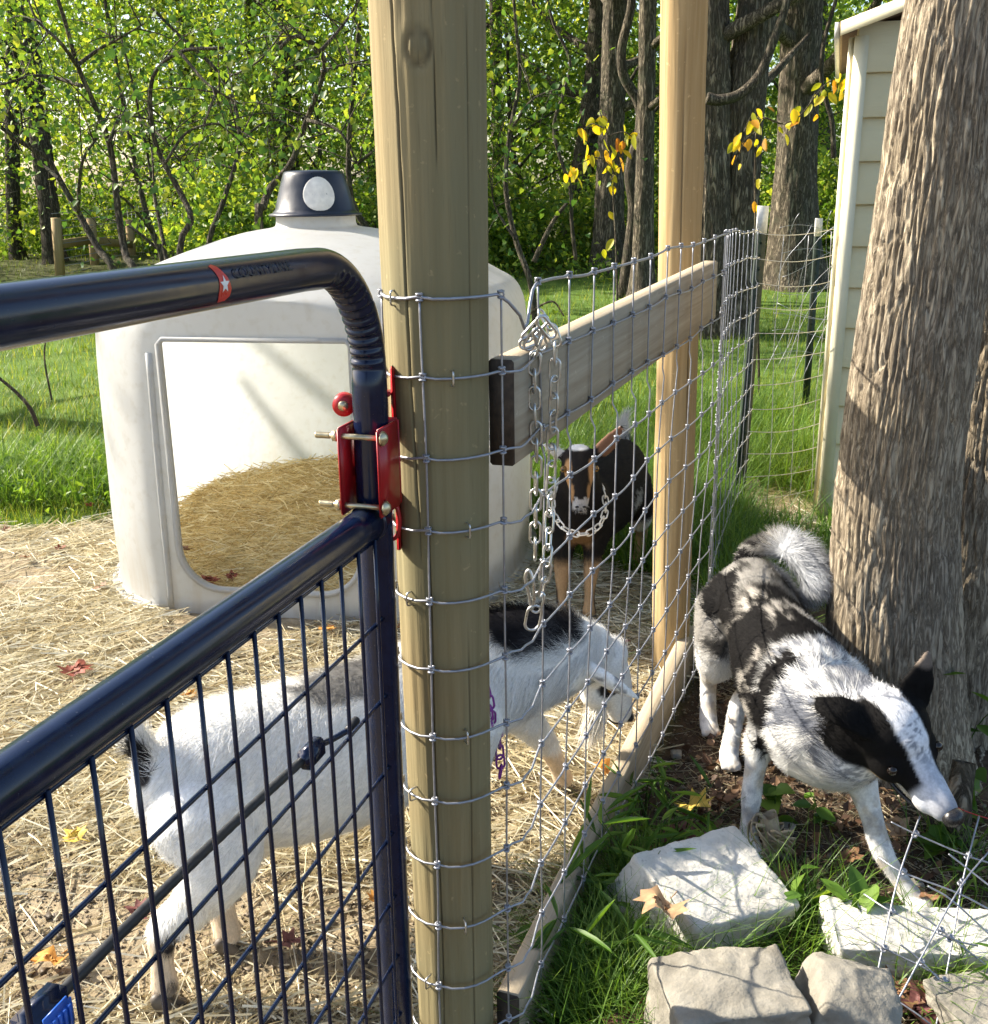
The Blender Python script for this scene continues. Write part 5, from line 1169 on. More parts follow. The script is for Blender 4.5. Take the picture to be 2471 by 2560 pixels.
def dog_coat(p):
    a = (p - skull) @ hf / HS; b = (p - skull) @ hl / HS; c = (p - skull) @ hu / HS; head = (near(p, hp(.06, 0, .0), (.17, .17, .17)) < 1) & (a > -.065) | ((a > -.13) & (near(p, hp(-.05, .09, .08), (.07, .07, .07)) < 1)) | (near(p, hp(-.06, -.085, .045), (.055, .055, .055)) < 1)
    tick = fbm(p * 40, 2, 61); mott = fbm(p * 17, 3, 62); big = fbm(p * 8.5, 3, 63)
    white = np.array([.68, .67, .645]); slate = np.array([.10, .11, .14]); black = np.array([.0065, .006, .006]); grey = np.array([.19, .18, .165]); tan = np.array([.62, .45, .27])
    n = len(p); C = np.tile(white, (n, 1))
    st = fbm(np.stack([p[:, 0] * 46, p[:, 1] * 13, p[:, 2] * 34], 1), 3, 64, .6); st2 = fbm(np.stack([p[:, 0] * 90, p[:, 1] * 24, p[:, 2] * 70], 1), 2, 65)
    # ticked slate neck and shoulder
    C = lerp(C, slate, .92 * smooth01(st * .55 + st2 * .25 + mott * .25, .455, .56) * smooth01(p[:, 2], .27, .36) * (p[:, 1] < 2.62))
    # mantle: grizzled hips, streaked black flank, black bands behind the shoulder
    up = smooth01(p[:, 2] - .08 * (p[:, 1] - 2.6) + .10 * (big - .5), .28, .34)
    hip = smooth01(p[:, 1] + .2 * (big - .5), 2.66, 2.76); mantle = smooth01(p[:, 1] - .7 * (p[:, 2] - .35) + .16 * (big - .5) + .05 * (st - .5), 2.255, 2.295) * up * (near(p, skull, (.19, .19, .19)) > 1)
    flank = lerp(np.tile(black, (n, 1)), np.array([.40, .37, .33]), smooth01(st * .6 + mott * .4, .50, .62) * .85)
    hips = lerp(np.tile(grey * 1.25, (n, 1)), black, smooth01(st * .5 + mott * .5, .47, .58) * .85)
    C = lerp(C, 0, mantle) + (flank * (1 - hip)[:, None] + hips * hip[:, None]) * mantle[:, None]
    for (c_, r_) in (((.62, 2.58, .40), (.10, .12, .13)), ((.66, 2.32, .40), (.11, .050, .16)), ((.74, 2.42, .53), (.09, .05, .06)), ((.62, 2.82, .50), (.06, .20, .09)), ((.83, 2.62, .51), (.075, .09, .06)), ((.74, 3.0, .50), (.07, .08, .07)), ((.70, 2.68, .36), (.08, .09, .06))):
        C = lerp(C, black, smooth01(1.0 - near(p, c_, r_) + 1.3 * (st - .5) + .6 * (big - .5), .0, .18))
    C = lerp(C, white, smooth01(1 - near(p, (.67, 2.92, .22), (.12, .2, .13)), 0, .3)); 
    leg_ = smooth01(-p[:, 2], -.26, -.20); C = lerp(C, white, leg_)
    C = lerp(C, np.array([.50, .42, .32]), leg_ * smooth01(tick, .50, .62) * .7); C = lerp(C, np.array([.30, .30, .32]), leg_ * smooth01(st2, .52, .62) * .5)
    C = lerp(C, grey, leg_ * smooth01(mott, .58, .68) * .35)
    # tail pale grey
    tl = smooth01(1 - near(p, (.870, 2.88, .55), (.09, .15, .11)), 0, .25); C = lerp(C, np.array([.42, .43, .45]), tl); C = lerp(C, np.array([.15, .16, .18]), tl * smooth01(mott, .46, .60) * .6)
    # head
    H = np.tile(np.array([.70, .70, .72]), (n, 1)); H = lerp(H, slate, .75 * smooth01(fbm(p * 120, 2, 66) * .6 + mott * .4, .50, .60))
    H = lerp(H, np.array([.46, .48, .54]), smooth01(a, .07, .12) * .8 * smooth01(c, -.035, -.01)); H = lerp(H, np.array([.62, .55, .46]), smooth01(a, .08, .12) * smooth01(-c, .012, .035) * .6); H = lerp(H, np.array([.16, .16, .18]), smooth01(a, .15, .19) * smooth01(c, -.02, .01) * .6)
    wob = .03 * (big - .5); blk = smooth01(np.abs(b) + wob, .020, .028) * smooth01(a, -.075, -.05) * smooth01(-a, -.140, -.122) * smooth01(c, -.052, -.036)
    H = lerp(H, black, blk); ear = smooth01(np.abs(b), .050, .058) * smooth01(c, .02, .032); H = lerp(H, black, ear); 
    H = lerp(H, np.array([.20, .16, .13]), smooth01(1 - near(p, hp(-.06, .095, .105), (.035, .03, .035)), 0, .4) * .8)
    H = lerp(H, tan, smooth01(1 - near(p, hp(.075, -.045, -.040), (.045, .03, .022)), 0, .5) * .7)
    return np.where(head[:, None], H, C)
def dog_len(p):
    a = (p - skull) @ hf; L = np.full(len(p), .026); L = np.where(p[:, 2] < .24, .014, L); L = np.where(near(p, skull, (.13, .13, .13)) < 1, .018, L); L = np.where((a > .03) & (near(p, skull, (.3, .3, .3)) < 1), .007, L)
    L = np.where(near(p, (.79, 2.22, .40), (.14, .12, .16)) < 1, .042, L); L = np.where(near(p, (.870, 2.88, .55), (.10, .16, .12)) < 1, .050, L); L = np.where(p[:, 2] < .06, .006, L); L = np.where(near(p, hp(-.06, .09, .09), (.06, .06, .06)) < 1, .008, L)
    return L
def dog_flow(p):
    f = np.tile(np.array([-.02, .9, -.45]), (len(p), 1)); a = (p - skull) @ hf; hd = (near(p, skull, (.3, .3, .3)) < 1) & (a > -.04); f[hd] = -hf
    lg = p[:, 2] < .24; f[lg] = np.array([0, .15, -1]); tl = near(p, (.870, 2.88, .55), (.10, .16, .12)) < 1; f[tl] = unit((p[tl] - np.array([.85, 2.90, .545])) + np.array([.01, -.02, -.03])); return f
o = mesh_np('body', DV - DO, DF, M['coat'], dog, True, color=dog_coat(DV))
def rel(fn, O_): return lambda p: fn(p)
fo = fur(DV, DN, DF, 95000, dog_len, dog_flow, dog_coat, lambda p: np.where(near(p, (.870, 2.88, .55), (.10, .16, .12)) < 1, .55, .30), .0012, dog); fo.location = tuple(-DO)
for sgn in (1, -1): eyeball(dog, hp(.082, sgn * .055, .013) - DO, .0115, M['eye'])
V, F = ellh(hp(.203, 0, -.001), (.018, .022, .018), np.stack([hf, hl, hu], 1)); MB().add(V - DO, F).build('nose', M['nose'], dog)
for sgn in (1, -1):
    V, F = tube(spline([hp(.175, sgn * .018, -.036), hp(.14, sgn * .030, -.046), hp(.10, sgn * .040, -.044), hp(.07, sgn * .046, -.034)], 16), .005, 8); MB().add(V - DO, F).build('lip', M['nose'], dog)
V, F = ring_tube(np.array([np.array([.80, 2.245, .43]) + .104 * (np.array([.8, .25, -.55]) / 1.0 * math.cos(q) * .95 + np.array([.35, .3, .88]) * math.sin(q)) for q in np.linspace(0, 2 * PI, 40, endpoint=False)]), .006, 8)

# ---------------- white goat behind the gate
GO = np.array([-0.35, 2.15, 0.0])
wg = thing('goat', 'white bearded goat with black mane patch feeding behind the gate post', 'goat', tuple(GO))
pieces = [
    loft([(-.675, 1.905, .455, .055, .08), (-.63, 1.935, .45, .105, .132), (-.56, 1.985, .435, .130, .160), (-.42, 2.09, .400, .155, .178), (-.26, 2.22, .395, .155, .182), (-.12, 2.33, .42, .128, .168), (-.02, 2.41, .445, .115, .155), (.07, 2.47, .450, .102, .138), (.16, 2.53, .440, .090, .118), (.235, 2.58, .425, .072, .086)], n=46, seg=28),
    loft([(.22, 2.57, .43, .062, .066), (.275, 2.605, .385, .062, .068), (.305, 2.622, .325, .052, .060), (.325, 2.633, .265, .040, .045), (.335, 2.638, .220, .032, .034)], ref=(.8, .5, .3), n=24, seg=18),
    ellip((.300, 2.61, .408), (.05, .05, .045)), ellip((.265, 2.60, .30), (.045, .04, .045)),
    loft([(.205, 2.525, .435, .020, .016), (.250, 2.470, .420, .030, .018), (.300, 2.440, .398, .028, .014), (.350, 2.425, .372, .006, .006)], ref=(.2, .7, .5), n=14, seg=12),
    loft([(.255, 2.655, .425, .020, .012), (.265, 2.71, .43, .028, .012), (.275, 2.755, .42, .020, .010), (.28, 2.79, .41, .006, .005)], ref=(.6, 0, .7), n=14, seg=12),
    loft([(-.68, 1.905, .50, .032, .028), (-.70, 1.89, .56, .030, .024), (-.712, 1.885, .61, .024, .02), (-.715, 1.885, .645, .010, .01)], ref=(1, .8, 0), n=16, seg=12),
    leg([(-.585, 1.895, .40, .105), (-.560, 1.865, .31, .078), (-.610, 1.845, .225, .044), (-.674, 1.838, .165, .031), (-.680, 1.820, .105, .022), (-.676, 1.808, .055, .026)], (1, 0, 0)),
    leg([(-.545, 2.06, .40, .11), (-.525, 2.045, .30, .080), (-.570, 2.02, .22, .046), (-.605, 2.005, .155, .032), (-.598, 1.985, .09, .026), (-.588, 1.972, .05, .028)], (1, 0, 0)),
    leg([(-.075, 2.275, .38, .085), (-.075, 2.262, .27, .052), (-.07, 2.258, .175, .034), (-.068, 2.255, .10, .025), (-.06, 2.25, .05, .027)], (1, 0, 0)),
    leg([(-.02, 2.45, .39, .085), (.06, 2.50, .29, .052), (.125, 2.545, .19, .034), (.160, 2.575, .105, .024), (.178, 2.590, .05, .027)], (-.5, .2, .5))]
WV, WN, WF = grow_skin(pieces, .0075, 4)
gf = unit(np.array([[.74, .67, 0]]))[0]
def wg_coat(p):
    n = len(p); tick = fbm(p * 60, 2, 71); mott = fbm(p * 14, 3, 72); C = np.tile(np.array([.88, .87, .84]), (n, 1)); black = np.array([.018, .017, .02])
    top = smooth01(p[:, 2], .49, .555)
    s = p @ gf; C = lerp(C, black, smooth01(1 - near(p, (.06, 2.485, .575), (.18, .16, .13)) + .7 * (mott - .5), 0, .2))            # mane
    C = lerp(C, np.array([.10, .095, .09]), smooth01(1 - near(p, (-.33, 2.17, .60), (.17, .15, .075)) + .8 * (mott - .5), 0, .25) * .9)          # back ridge
    C = lerp(C, black, smooth01(1 - near(p, (-.70, 1.86, .535), (.035, .05, .06)) + .6 * (mott - .5), 0, .25))
    C = lerp(C, black, smooth01(1 - near(p, (.295, 2.572, .325), (.030, .04, .026)) + .5 * (mott - .5), 0, .2))                       # eye patch
    C = lerp(C, black, smooth01(1 - near(p, (.285, 2.575, .43), (.016, .03, .035)), 0, .3))                                          # horn bud
    C = lerp(C, np.array([.26, .27, .30]), smooth01(tick + .5 * (mott - .5), .53, .68) * smooth01(1 - near(p, (.10, 2.46, .44), (.16, .16, .15)), 0, .4) * .55)
    C = lerp(C, np.array([.20, .21, .24]), smooth01(1 - near(p, (-.40, 2.02, .43), (.035, .06, .05)), 0, .4) * .4)
    C = lerp(C, np.array([.14, .14, .15]), smooth01(tick, .56, .66) * smooth01(1 - near(p, (.30, 2.44, .395), (.08, .05, .05)), 0, .3) * .8); C = lerp(C, black, smooth01(1 - near(p, (.25, 2.535, .375), (.05, .03, .02)), 0, .4) * .6)  # ear speckles; the black below the ear is shading painted into the coat
    C = lerp(C, np.array([.55, .38, .20]), smooth01(-p[:, 2], -.19, -.14) * .75 * (p[:, 2] > .02)); C = lerp(C, black, smooth01(1 - near(p, (-.65, 1.81, .15), (.03, .03, .035)), 0, .3)); C = lerp(C, black, smooth01(1 - near(p, (-.655, 1.79, .045), (.02, .025, .04)), 0, .3) * .8)
    C = lerp(C, np.array([.70, .66, .60]), smooth01(-p[:, 2], -.06, -.03) * .6); C = lerp(C, np.array([.62, .52, .38]), smooth01(mott + .6 * (tick - .5), .54, .70) * smooth01(-p[:, 2], -.34, -.20) * .45); C = lerp(C, np.array([.72, .58, .52]), smooth01(1 - near(p, (.345, 2.64, .225), (.03, .03, .03)), 0, .5) * .6)
    return C
def wg_len(p):
    L = np.full(len(p), .028); L = np.where(p[:, 2] > .49, .042, L); L = np.where(p[:, 2] < .17, .016, L); L = np.where(near(p, (.10, 2.48, .50), (.19, .19, .18)) < 1, .055, L)
    L = np.where(near(p, (.30, 2.61, .30), (.10, .10, .13)) < 1, .009, L); L = np.where(near(p, (.285, 2.45, .40), (.09, .06, .06)) < 1, .007, L); L = np.where(near(p, (-.70, 1.89, .57), (.06, .06, .11)) < 1, .05, L); return np.where(p[:, 2] < .035, .006, L)
def wg_flow(p):
    f = np.tile(np.array([-.55, -.5, -.55]), (len(p), 1)); f[p[:, 2] < .25] = (-.15, -.1, -1); hd = near(p, (.30, 2.61, .32), (.12, .12, .15)) < 1; f[hd] = (-.1, 0, .9); m_ = near(p, (.10, 2.48, .56), (.17, .17, .10)) < 1; f[m_] = (-.5, -.55, .25); tl = near(p, (-.70, 1.89, .57), (.06, .06, .11)) < 1; f[tl] = (-.3, -.3, .6); return f
mesh_np('body', WV - GO, WF, M['coat'], wg, True, color=wg_coat(WV))
fur(WV, WN, WF, 100000, wg_len, wg_flow, wg_coat, lambda p: np.where(p[:, 2] > .53, .6, .28), .0013, wg).location = tuple(-GO)
eyeball(wg, np.array([.302, 2.566, .325]) - GO, .011, M['amber']); eyeball(wg, np.array([.272, 2.672, .332]) - GO, .011, M['amber'])
V, F = ellip((.358, 2.640, .208), (.016, .022, .014)); MB().add(V - GO, F).build('nose', M['nose'], wg)
V, F = tube(spline([(.335, 2.606, .205), (.315, 2.60, .21), (.298, 2.60, .222)], 10), .0025, 6); MB().add(V - GO, F).build('mouth', M['nose'], wg)
# beard
n = 1300; q = rng.random(n); c0 = np.array([.268, 2.59, .255]); b = c0 + rng.normal(0, 1, (n, 3)) * np.array([.012, .010, .012]); d = unit(np.array([-.22, -.06, -1.0]) + rng.normal(0, .10, (n, 3)))
Vs, Fs, _ = strips(b, d, unit(rng.normal(0, 1, (n, 3))), rng.uniform(.04, .11, n), np.full(n, .0014), rng.normal(0, .06, n), .2, 3)
o = mesh_np('beard', Vs - GO, Fs, M['coat'], wg, False, color=np.tile(np.array([.88, .84, .76]), (len(Vs), 1)))
def hoof(par, O_, x, y, dx, dy):
    for s_ in (-1, 1):
        Rm = basis((dx, dy, 0)); V, F = loft([(-.022, 0, .045, .012, .014), (-.010, 0, .026, .014, .018), (.010, 0, .010, .015, .011), (.028, 0, .006, .008, .006)], n=10, seg=12); V = V @ Rm.T + np.array([x, y, 0]) + Rm[:, 1] * s_ * .014; MB().add(V - O_, F).build('hoof', M['hoof'], par)
for x, y in ((-.668, 1.80), (-.580, 1.966), (-.054, 2.25), (.188, 2.597)): hoof(wg, GO, x, y, .9, .2)
# purple plastic chain collar
pc = thing('chain_collar', 'purple plastic chain round the white goat\'s neck', 'collar')
PL = link_data('link', .036, .020, .0027, M['purple'], 7); loop = []
for q in np.linspace(0, 2 * PI, 60):
    loop.append(np.array([-.115, 2.34, .44]) + np.array([.62, -.68, .0]) * .165 * math.cos(q) + np.array([-.06, -.06, 1.0]) * .178 * math.sin(q))
hang_chain(pc, loop, .027, PL)
PT = spline([at(1241, 1770, 2.29), at(1246, 1830, 2.27), at(1250, 1885, 2.26), at(1252, 1925, 2.26), at(1246, 1945, 2.26)], 20); hang_chain(pc, PT, .026, PL)

# ---------------- dark goat beyond
BO = np.array([0.42, 4.0, 0.0])
kg = thing('goat', 'black and tan goat with white chain collar facing the camera through the wire', 'goat', tuple(BO))
pieces = [
    loft([(.555, 4.42, .45, .05, .08), (.54, 4.36, .445, .10, .135), (.495, 4.22, .43, .125, .158), (.42, 4.05, .42, .132, .162), (.35, 3.90, .43, .112, .150), (.325, 3.82, .465, .100, .130), (.312, 3.755, .535, .080, .090), (.305, 3.71, .605, .068, .072), (.300, 3.685, .655, .06, .06)], n=40, seg=26),
    loft([(.300, 3.69, .665, .058, .052), (.300, 3.655, .63, .054, .052), (.300, 3.63, .585, .042, .044), (.300, 3.61, .545, .034, .036), (.300, 3.60, .518, .029, .028)], ref=(0, 1, .4), n=22, seg=18), ellip((.30, 3.68, .668), (.058, .05, .042)),
    loft([(.348, 3.69, .672, .018, .010), (.388, 3.685, .702, .033, .010), (.428, 3.685, .748, .026, .008), (.452, 3.69, .782, .006, .005)], ref=(0, 1, 0), n=12, seg=12),
    loft([(.250, 3.69, .672, .016, .010), (.22, 3.70, .690, .022, .010), (.195, 3.705, .705, .016, .008), (.175, 3.71, .715, .005, .005)], ref=(0, 1, 0), n=12, seg=12),
    loft([(.555, 4.43, .50, .03, .028), (.55, 4.45, .56, .028, .024), (.545, 4.455, .615, .022, .02), (.56, 4.455, .65, .008, .008)], ref=(1, .5, 0), n=14, seg=12),
    leg([(.272, 3.86, .38, .07), (.258, 3.83, .28, .040), (.252, 3.805, .18, .027), (.250, 3.795, .10, .020), (.248, 3.785, .05, .027)]), leg([(.395, 3.86, .38, .07), (.372, 3.83, .28, .040), (.360, 3.805, .18, .027), (.356, 3.795, .10, .020), (.354, 3.785, .05, .027)]),
    leg([(.565, 4.30, .40, .09), (.60, 4.29, .30, .065), (.62, 4.37, .20, .036), (.632, 4.41, .15, .028), (.625, 4.39, .08, .024), (.618, 4.375, .05, .026)]), leg([(.47, 4.33, .40, .10), (.455, 4.30, .30, .07), (.445, 4.37, .20, .036), (.44, 4.40, .15, .028), (.435, 4.385, .08, .024), (.43, 4.37, .05, .026)])]
KV, KN, KF = grow_skin(pieces, .0075, 3)
def kg_coat(p):
    n = len(p); mott = fbm(p * 20, 3, 82); tick = fbm(p * 70, 2, 83); black = np.array([.016, .014, .013]); tan = np.array([.42, .24, .11]); white = np.array([.72, .70, .66]); C = np.tile(black, (n, 1))
    w = .25 * (mott - .5)
    front = smooth01(-p[:, 1], -3.86, -3.80)
    C = lerp(C, tan, smooth01(1 - near(p, (.315, 3.74, .335), (.06, .12, .07)) + 1.5 * w, 0, .4) * .6)                # chest
    legs = smooth01(-p[:, 2], -.27, -.21); C = lerp(C, np.array([.40, .26, .14]), legs); C = lerp(C, black, legs * smooth01(1 - np.minimum(near(p, (.222, 3.79, .09), (.022, .05, .09)), near(p, (.388, 3.79, .09), (.020, .05, .08))) + .8 * (mott - .5), 0, .3) * .95)
    C = lerp(C, tan, smooth01(-p[:, 2], -.07, -.03) * .8 * (p[:, 0] < .3))
    for s_ in (-1, 1):
        C = lerp(C, tan, smooth01(1 - near(p, (.30 + s_ * .040, 3.635, .625), (.018, .04, .060)), 0, .3)); C = lerp(C, tan, smooth01(1 - near(p, (.30 + s_ * .030, 3.60, .565), (.010, .03, .04)), 0, .4) * .7)
    C = lerp(C, white, smooth01(1 - near(p, (.30, 3.68, .712), (.045, .04, .018)) + w, 0, .3)); C = lerp(C, np.array([.45, .45, .46]), smooth01(1 - near(p, (.30, 3.59, .53), (.034, .03, .024)) + 2.0 * (tick - .5), 0, .3) * .8)
    er = (near(p, (.41, 3.69, .73), (.055, .035, .065)) < 1); C[er] = np.where((p[er][:, 1] < 3.688)[:, None], np.array([.16, .09, .06]), white * .8); el = near(p, (.205, 3.70, .70), (.045, .03, .035)) < 1; C[el] = white * .75
    C = lerp(C, white, smooth01(1 - near(p, (.55, 4.46, .60), (.05, .05, .09)), 0, .3)); C = lerp(C, white, smooth01(1 - near(p, (.61, 4.33, .27), (.07, .10, .10)) + w, 0, .3)); C = lerp(C, white * .6, smooth01(1 - near(p, (.575, 4.05, .40), (.04, .07, .05)) + 2 * (tick - .5), 0, .3) * .6)
    C = lerp(C, black, smooth01(1 - near(p, (.66, 4.40, .21), (.03, .04, .03)), 0, .3)); return C
def kg_len(p):
    L = np.full(len(p), .022); L = np.where(p[:, 2] < .2, .012, L); L = np.where(near(p, (.30, 3.64, .62), (.09, .09, .12)) < 1, .007, L); L = np.where(near(p, (.40, 3.7, .72), (.07, .04, .07)) < 1, .006, L); L = np.where(near(p, (.55, 4.46, .60), (.05, .05, .1)) < 1, .06, L); return np.where(p[:, 2] < .035, .005, L)
def kg_flow(p):
    f = np.tile(np.array([.4, .7, -.6]), (len(p), 1)); f[p[:, 2] < .22] = (0, .1, -1); hd = near(p, (.30, 3.64, .62), (.09, .09, .12)) < 1; f[hd] = (0, .4, .8); tl = near(p, (.55, 4.46, .60), (.05, .05, .1)) < 1; f[tl] = (.3, .1, .9); return f
mesh_np('body', KV - BO, KF, M['coat'], kg, True, color=kg_coat(KV)); fur(KV, KN, KF, 45000, kg_len, kg_flow, kg_coat, .3, .0016, kg).location = tuple(-BO)
for s_ in (-1, 1):
    e = eyeball(kg, np.array([.30 + s_ * .056, 3.640, .640]) - BO, .012, M['amber']); V, F = box((0, 0, 0), (.004, .004, .004)); V, F = ellip((s_ * .002, -.0105, 0), (.0065, .002, .0026)); MB().add(V, F).build('pupil', M['eye'], e)
    V, F = ellip((.30 + s_ * .013, 3.573, .522), (.007, .004, .004)); MB().add(V - BO, F).build('nostril', M['nose'], kg)
for x, y in ((.248, 3.775), (.354, 3.775), (.616, 4.36), (.428, 4.355)): hoof(kg, BO, x, y, -.1, -1)
kc = thing('chain_collar', 'pale plastic chain hanging round the dark goat\'s neck', 'collar')
KL = link_data('link', .040, .021, .003, M['white_plastic'], 7)
loop = [np.array([.305, 3.745, .495]) + np.array([.096 * math.sin(q), -.105 * math.cos(q) - .030, -.085 * math.cos(q)]) for q in np.linspace(-PI, PI, 70)]
hang_chain(kc, loop, .031, KL)
# ------------------------------------------------------------------ stones, each faceted by cutting planes and roughened
def m_stone(name, a_, b_, c_):
    t = NT(name); v = t.coord('Object'); n1 = t.noise(v, 9, 6, .65); n2 = t.noise(v, 70, 5, .7); n3 = t.noise(v, 4, 3)
    col = t.ramp(n1, [(0.3, a_), (0.5, b_), (0.72, c_)]); col = t.mix(t.maprange(n3, .5, .75, 0, .5), col, (0.36, 0.29, 0.20)); col = t.mix(t.maprange(n2, .58, .72, 0, .55), col, (0.20, 0.185, 0.165))
    return t.done(t.principled(Base_Color=col, Roughness=.9, Specular_IOR_Level=.2, Normal=t.bump(t.math('ADD', n1, t.math('MULTIPLY', n2, .7)), .6, .008)))
M['stone'] = m_stone('tan_limestone', (.16, .145, .118), (.25, .23, .19), (.34, .315, .268)); M['stone_white'] = m_stone('pale_limestone', (.40, .38, .34), (.53, .51, .465), (.63, .615, .57))
def stone(label, c, size, rot, seed, mat='stone', group='limestone blocks by the tree', jit=.16, edge=.008):
    r_ = random.Random(seed); bm = bmesh.new()
    for sx_ in (-1, 1):
        for sy_ in (-1, 1):
            for sz_ in (-1, 1):
                bm.verts.new((sx_ * .5 * (1 - r_.random() * jit * 2), sy_ * .5 * (1 - r_.random() * jit * 2), sz_ * .5 * (1 - r_.random() * jit * 1.5)))
    for _ in range(7):
        ax = r_.randrange(3); q = [r_.uniform(-.36, .36) for _ in range(3)]; q[ax] = r_.choice((-.5, .5)) * r_.uniform(.94, 1.06); bm.verts.new(q)
    g_ = bmesh.ops.convex_hull(bm, input=bm.verts[:]); bmesh.ops.delete(bm, geom=[x for x in g_['geom_interior'] if isinstance(x, bmesh.types.BMVert)], context='VERTS')
    for vtx in bm.verts: vtx.co = Vector((vtx.co.x * size[0], vtx.co.y * size[1], vtx.co.z * size[2]))
    bmesh.ops.triangulate(bm, faces=bm.faces[:])
    for _ in range(8):
        long = [e for e in bm.edges if e.calc_length() > max(edge, min(size) / 14)]
        if not long or len(bm.verts) > 16000: break
        bmesh.ops.subdivide_edges(bm, edges=long, cuts=1); bmesh.ops.triangulate(bm, faces=[f for f in bm.faces if len(f.verts) > 3])
    for _ in range(2): bmesh.ops.smooth_vert(bm, verts=bm.verts[:], factor=.5, use_axis_x=True, use_axis_y=True, use_axis_z=True)
    bm.normal_update(); V = np.array([x.co[:] for x in bm.verts]); N = np.array([x.normal[:] for x in bm.verts]); F = np.array([[x.index for x in f.verts] for f in bm.faces]); bm.free()
    k_ = min(1, min(size) / .12); rid = np.abs(2 * fbm(V * 16 + seed, 3, seed + 4) - 1)
    V = V + N * (k_ * (.026 * (fbm(V * 7 + seed, 3, seed) - .5) - .003 * (1 - np.clip(rid / .25, 0, 1)) + .009 * (fbm(V * 55, 4, seed + 1, .6) - .5)))[:, None]
    o = mesh_np('stone', V, F, M[mat], None, True); o.location = tuple(c); o.rotation_euler = rot
    return tag(o, label, 'stone', group)
def lift(g_, z): return (g_[0], g_[1], z)
stone('white sunlit stone slab tilted under a brown leaf', lift(gnd(1752, 2232, .09), .085), (.36, .29, .14), (0.24, .12, .55), 5, 'stone_white')
stone('squared tan-grey stone block at the bottom edge centre', lift(gnd(1812, 2440, .20), .095), (.285, .19, .235), (0.10, -.04, .12), 8)
stone('upright wedge-shaped stone right of the squared block', lift(gnd(2108, 2450, .19), .085), (.19, .18, .23), (.05, .25, -.20), 14)
stone('long flat pale stone just below the dog\'s front paw', lift(gnd(2335, 2345, .07), .045), (.50, .16, .125), (0.10, .02, -.10), 19, 'stone_white')
stone('small half-hidden stone in the lower right corner', lift(gnd(2455, 2530, .05), .035), (.20, .15, .11), (0.05, .05, .3), 21)
for k, (u, v, s) in enumerate(((1690, 1890, .018), (1965, 2080, .026), (2290, 2220, .02), (1875, 1225, .06), (1985, 1190, .05), (1960, 2145, .014))):
    g_ = gnd(u, v); lab = ['small pale pebble beside the base board', 'round pale pebble between the dog\'s front legs', 'pebble beside the dog\'s forward paw', 'tan rock in the grass right of the T-post', 'brown rock near the shed corner', 'tiny pebble behind the white slab'][k]
    stone(lab, (g_[0], g_[1], s * .35), (s * 2, s * 1.6, s * 1.1), (.1, .1, k), 30 + k, 'stone', 'loose pebbles')

# ------------------------------------------------------------------ broad grass, weeds and plants on the dog's side
def weed(lab, x, y, h, n, size, shape=OVAL, spread=.5, stems=3, mat='weed', group='green weeds by the fence', name='weed_plant'):
    o = thing(name, lab, 'plant', (x, y, 0), group)
    for s_ in range(stems):
        an = rng.random() * 6.28; tip = np.array([math.cos(an) * h * spread, math.sin(an) * h * spread, h * rng.uniform(.75, 1.1)]); P = spline([(0, 0, -.01), tip * np.array([.3, .3, .55]), tip], 14)
        V, F = tube(P, np.linspace(.0022, .0009, 14), 5); MB().add(V, F).build('stem', M['weed'], o)
        k = n // stems; idx = rng.integers(3, 14, k); C = P[idx]; D = rng.normal(0, 1, (k, 3)); D[:, 2] = D[:, 2] * .4 + .05; N_ = rng.normal(0, .35, (k, 3)) + np.array([0, 0, 1])
        for q in range(k):
            V, F, r = leaf_polys(C[q:q + 1], D[q:q + 1], N_[q:q + 1], np.array([rng.uniform(*size)]), shape, .12, curl=.3); mesh_np('leaf', V, F, M[mat], o, False, attrs={'rnd': ('FACE', r)})
    return o
LANCE = np.array([(0, 0), (-.035, .12), (-.058, .3), (-.054, .55), (-.03, .8), (0, 1.0), (.03, .8), (.054, .55), (.058, .3), (.035, .12)])
wl = [(1640, 2190, .22, 30, (.07, .13), LANCE, 'stilt grass plant leaning on the base board beside the white slab'), (1560, 2330, .20, 30, (.07, .13), LANCE, 'stilt grass plant left of the white slab'), (1500, 2460, .20, 26, (.07, .14), LANCE, 'tall stilt grass at the near end of the base board'),
      (1700, 2130, .20, 26, (.06, .12), LANCE, 'stilt grass plant behind the white slab'), (1610, 2040, .17, 20, (.05, .10), LANCE, 'thin grass plant poking through the mesh'), (1580, 2260, .26, 30, (.08, .15), LANCE, 'tallest stilt grass blades in front of the base board'),
      (2080, 2330, .15, 24, (.05, .085), OVAL, 'bright broadleaf weed between the stones'), (2110, 2390, .10, 14, (.05, .08), OVAL, 'low broadleaf weed above the wedge stone'), (2420, 2050, .12, 14, (.03, .05), HEART, 'round-leaved creeper at the foot of the big trunk'),
      (2360, 2130, .07, 8, (.05, .065), HEART, 'round leaf beside the dog\'s nose'), (2400, 1900, .34, 22, (.05, .09), OVAL, 'green vine shoots climbing the big trunk'), (2440, 2250, .16, 14, (.05, .08), LANCE, 'grass shoots at the right edge under the wire'),
      (1935, 2075, .09, 8, (.05, .07), HEART, 'dark heart-leaf seedling by the splintered stub'), (2050, 2060, .08, 10, (.04, .06), OVAL, 'small seedling between the dog\'s front legs'), (2360, 2500, .12, 12, (.05, .09), LANCE, 'grass shoots between the corner stones'), (1300, 2370, .06, 3, (.09, .12), OVAL, 'single broad leaf weed left of the base board end')]
for (u, v, h, n, sz, shp, lab) in wl:
    g_ = gnd(u, v); weed(lab, g_[0], g_[1], h, n, sz, shp, .45 if shp is LANCE else .6, 4 if n > 15 else 2)
P = []
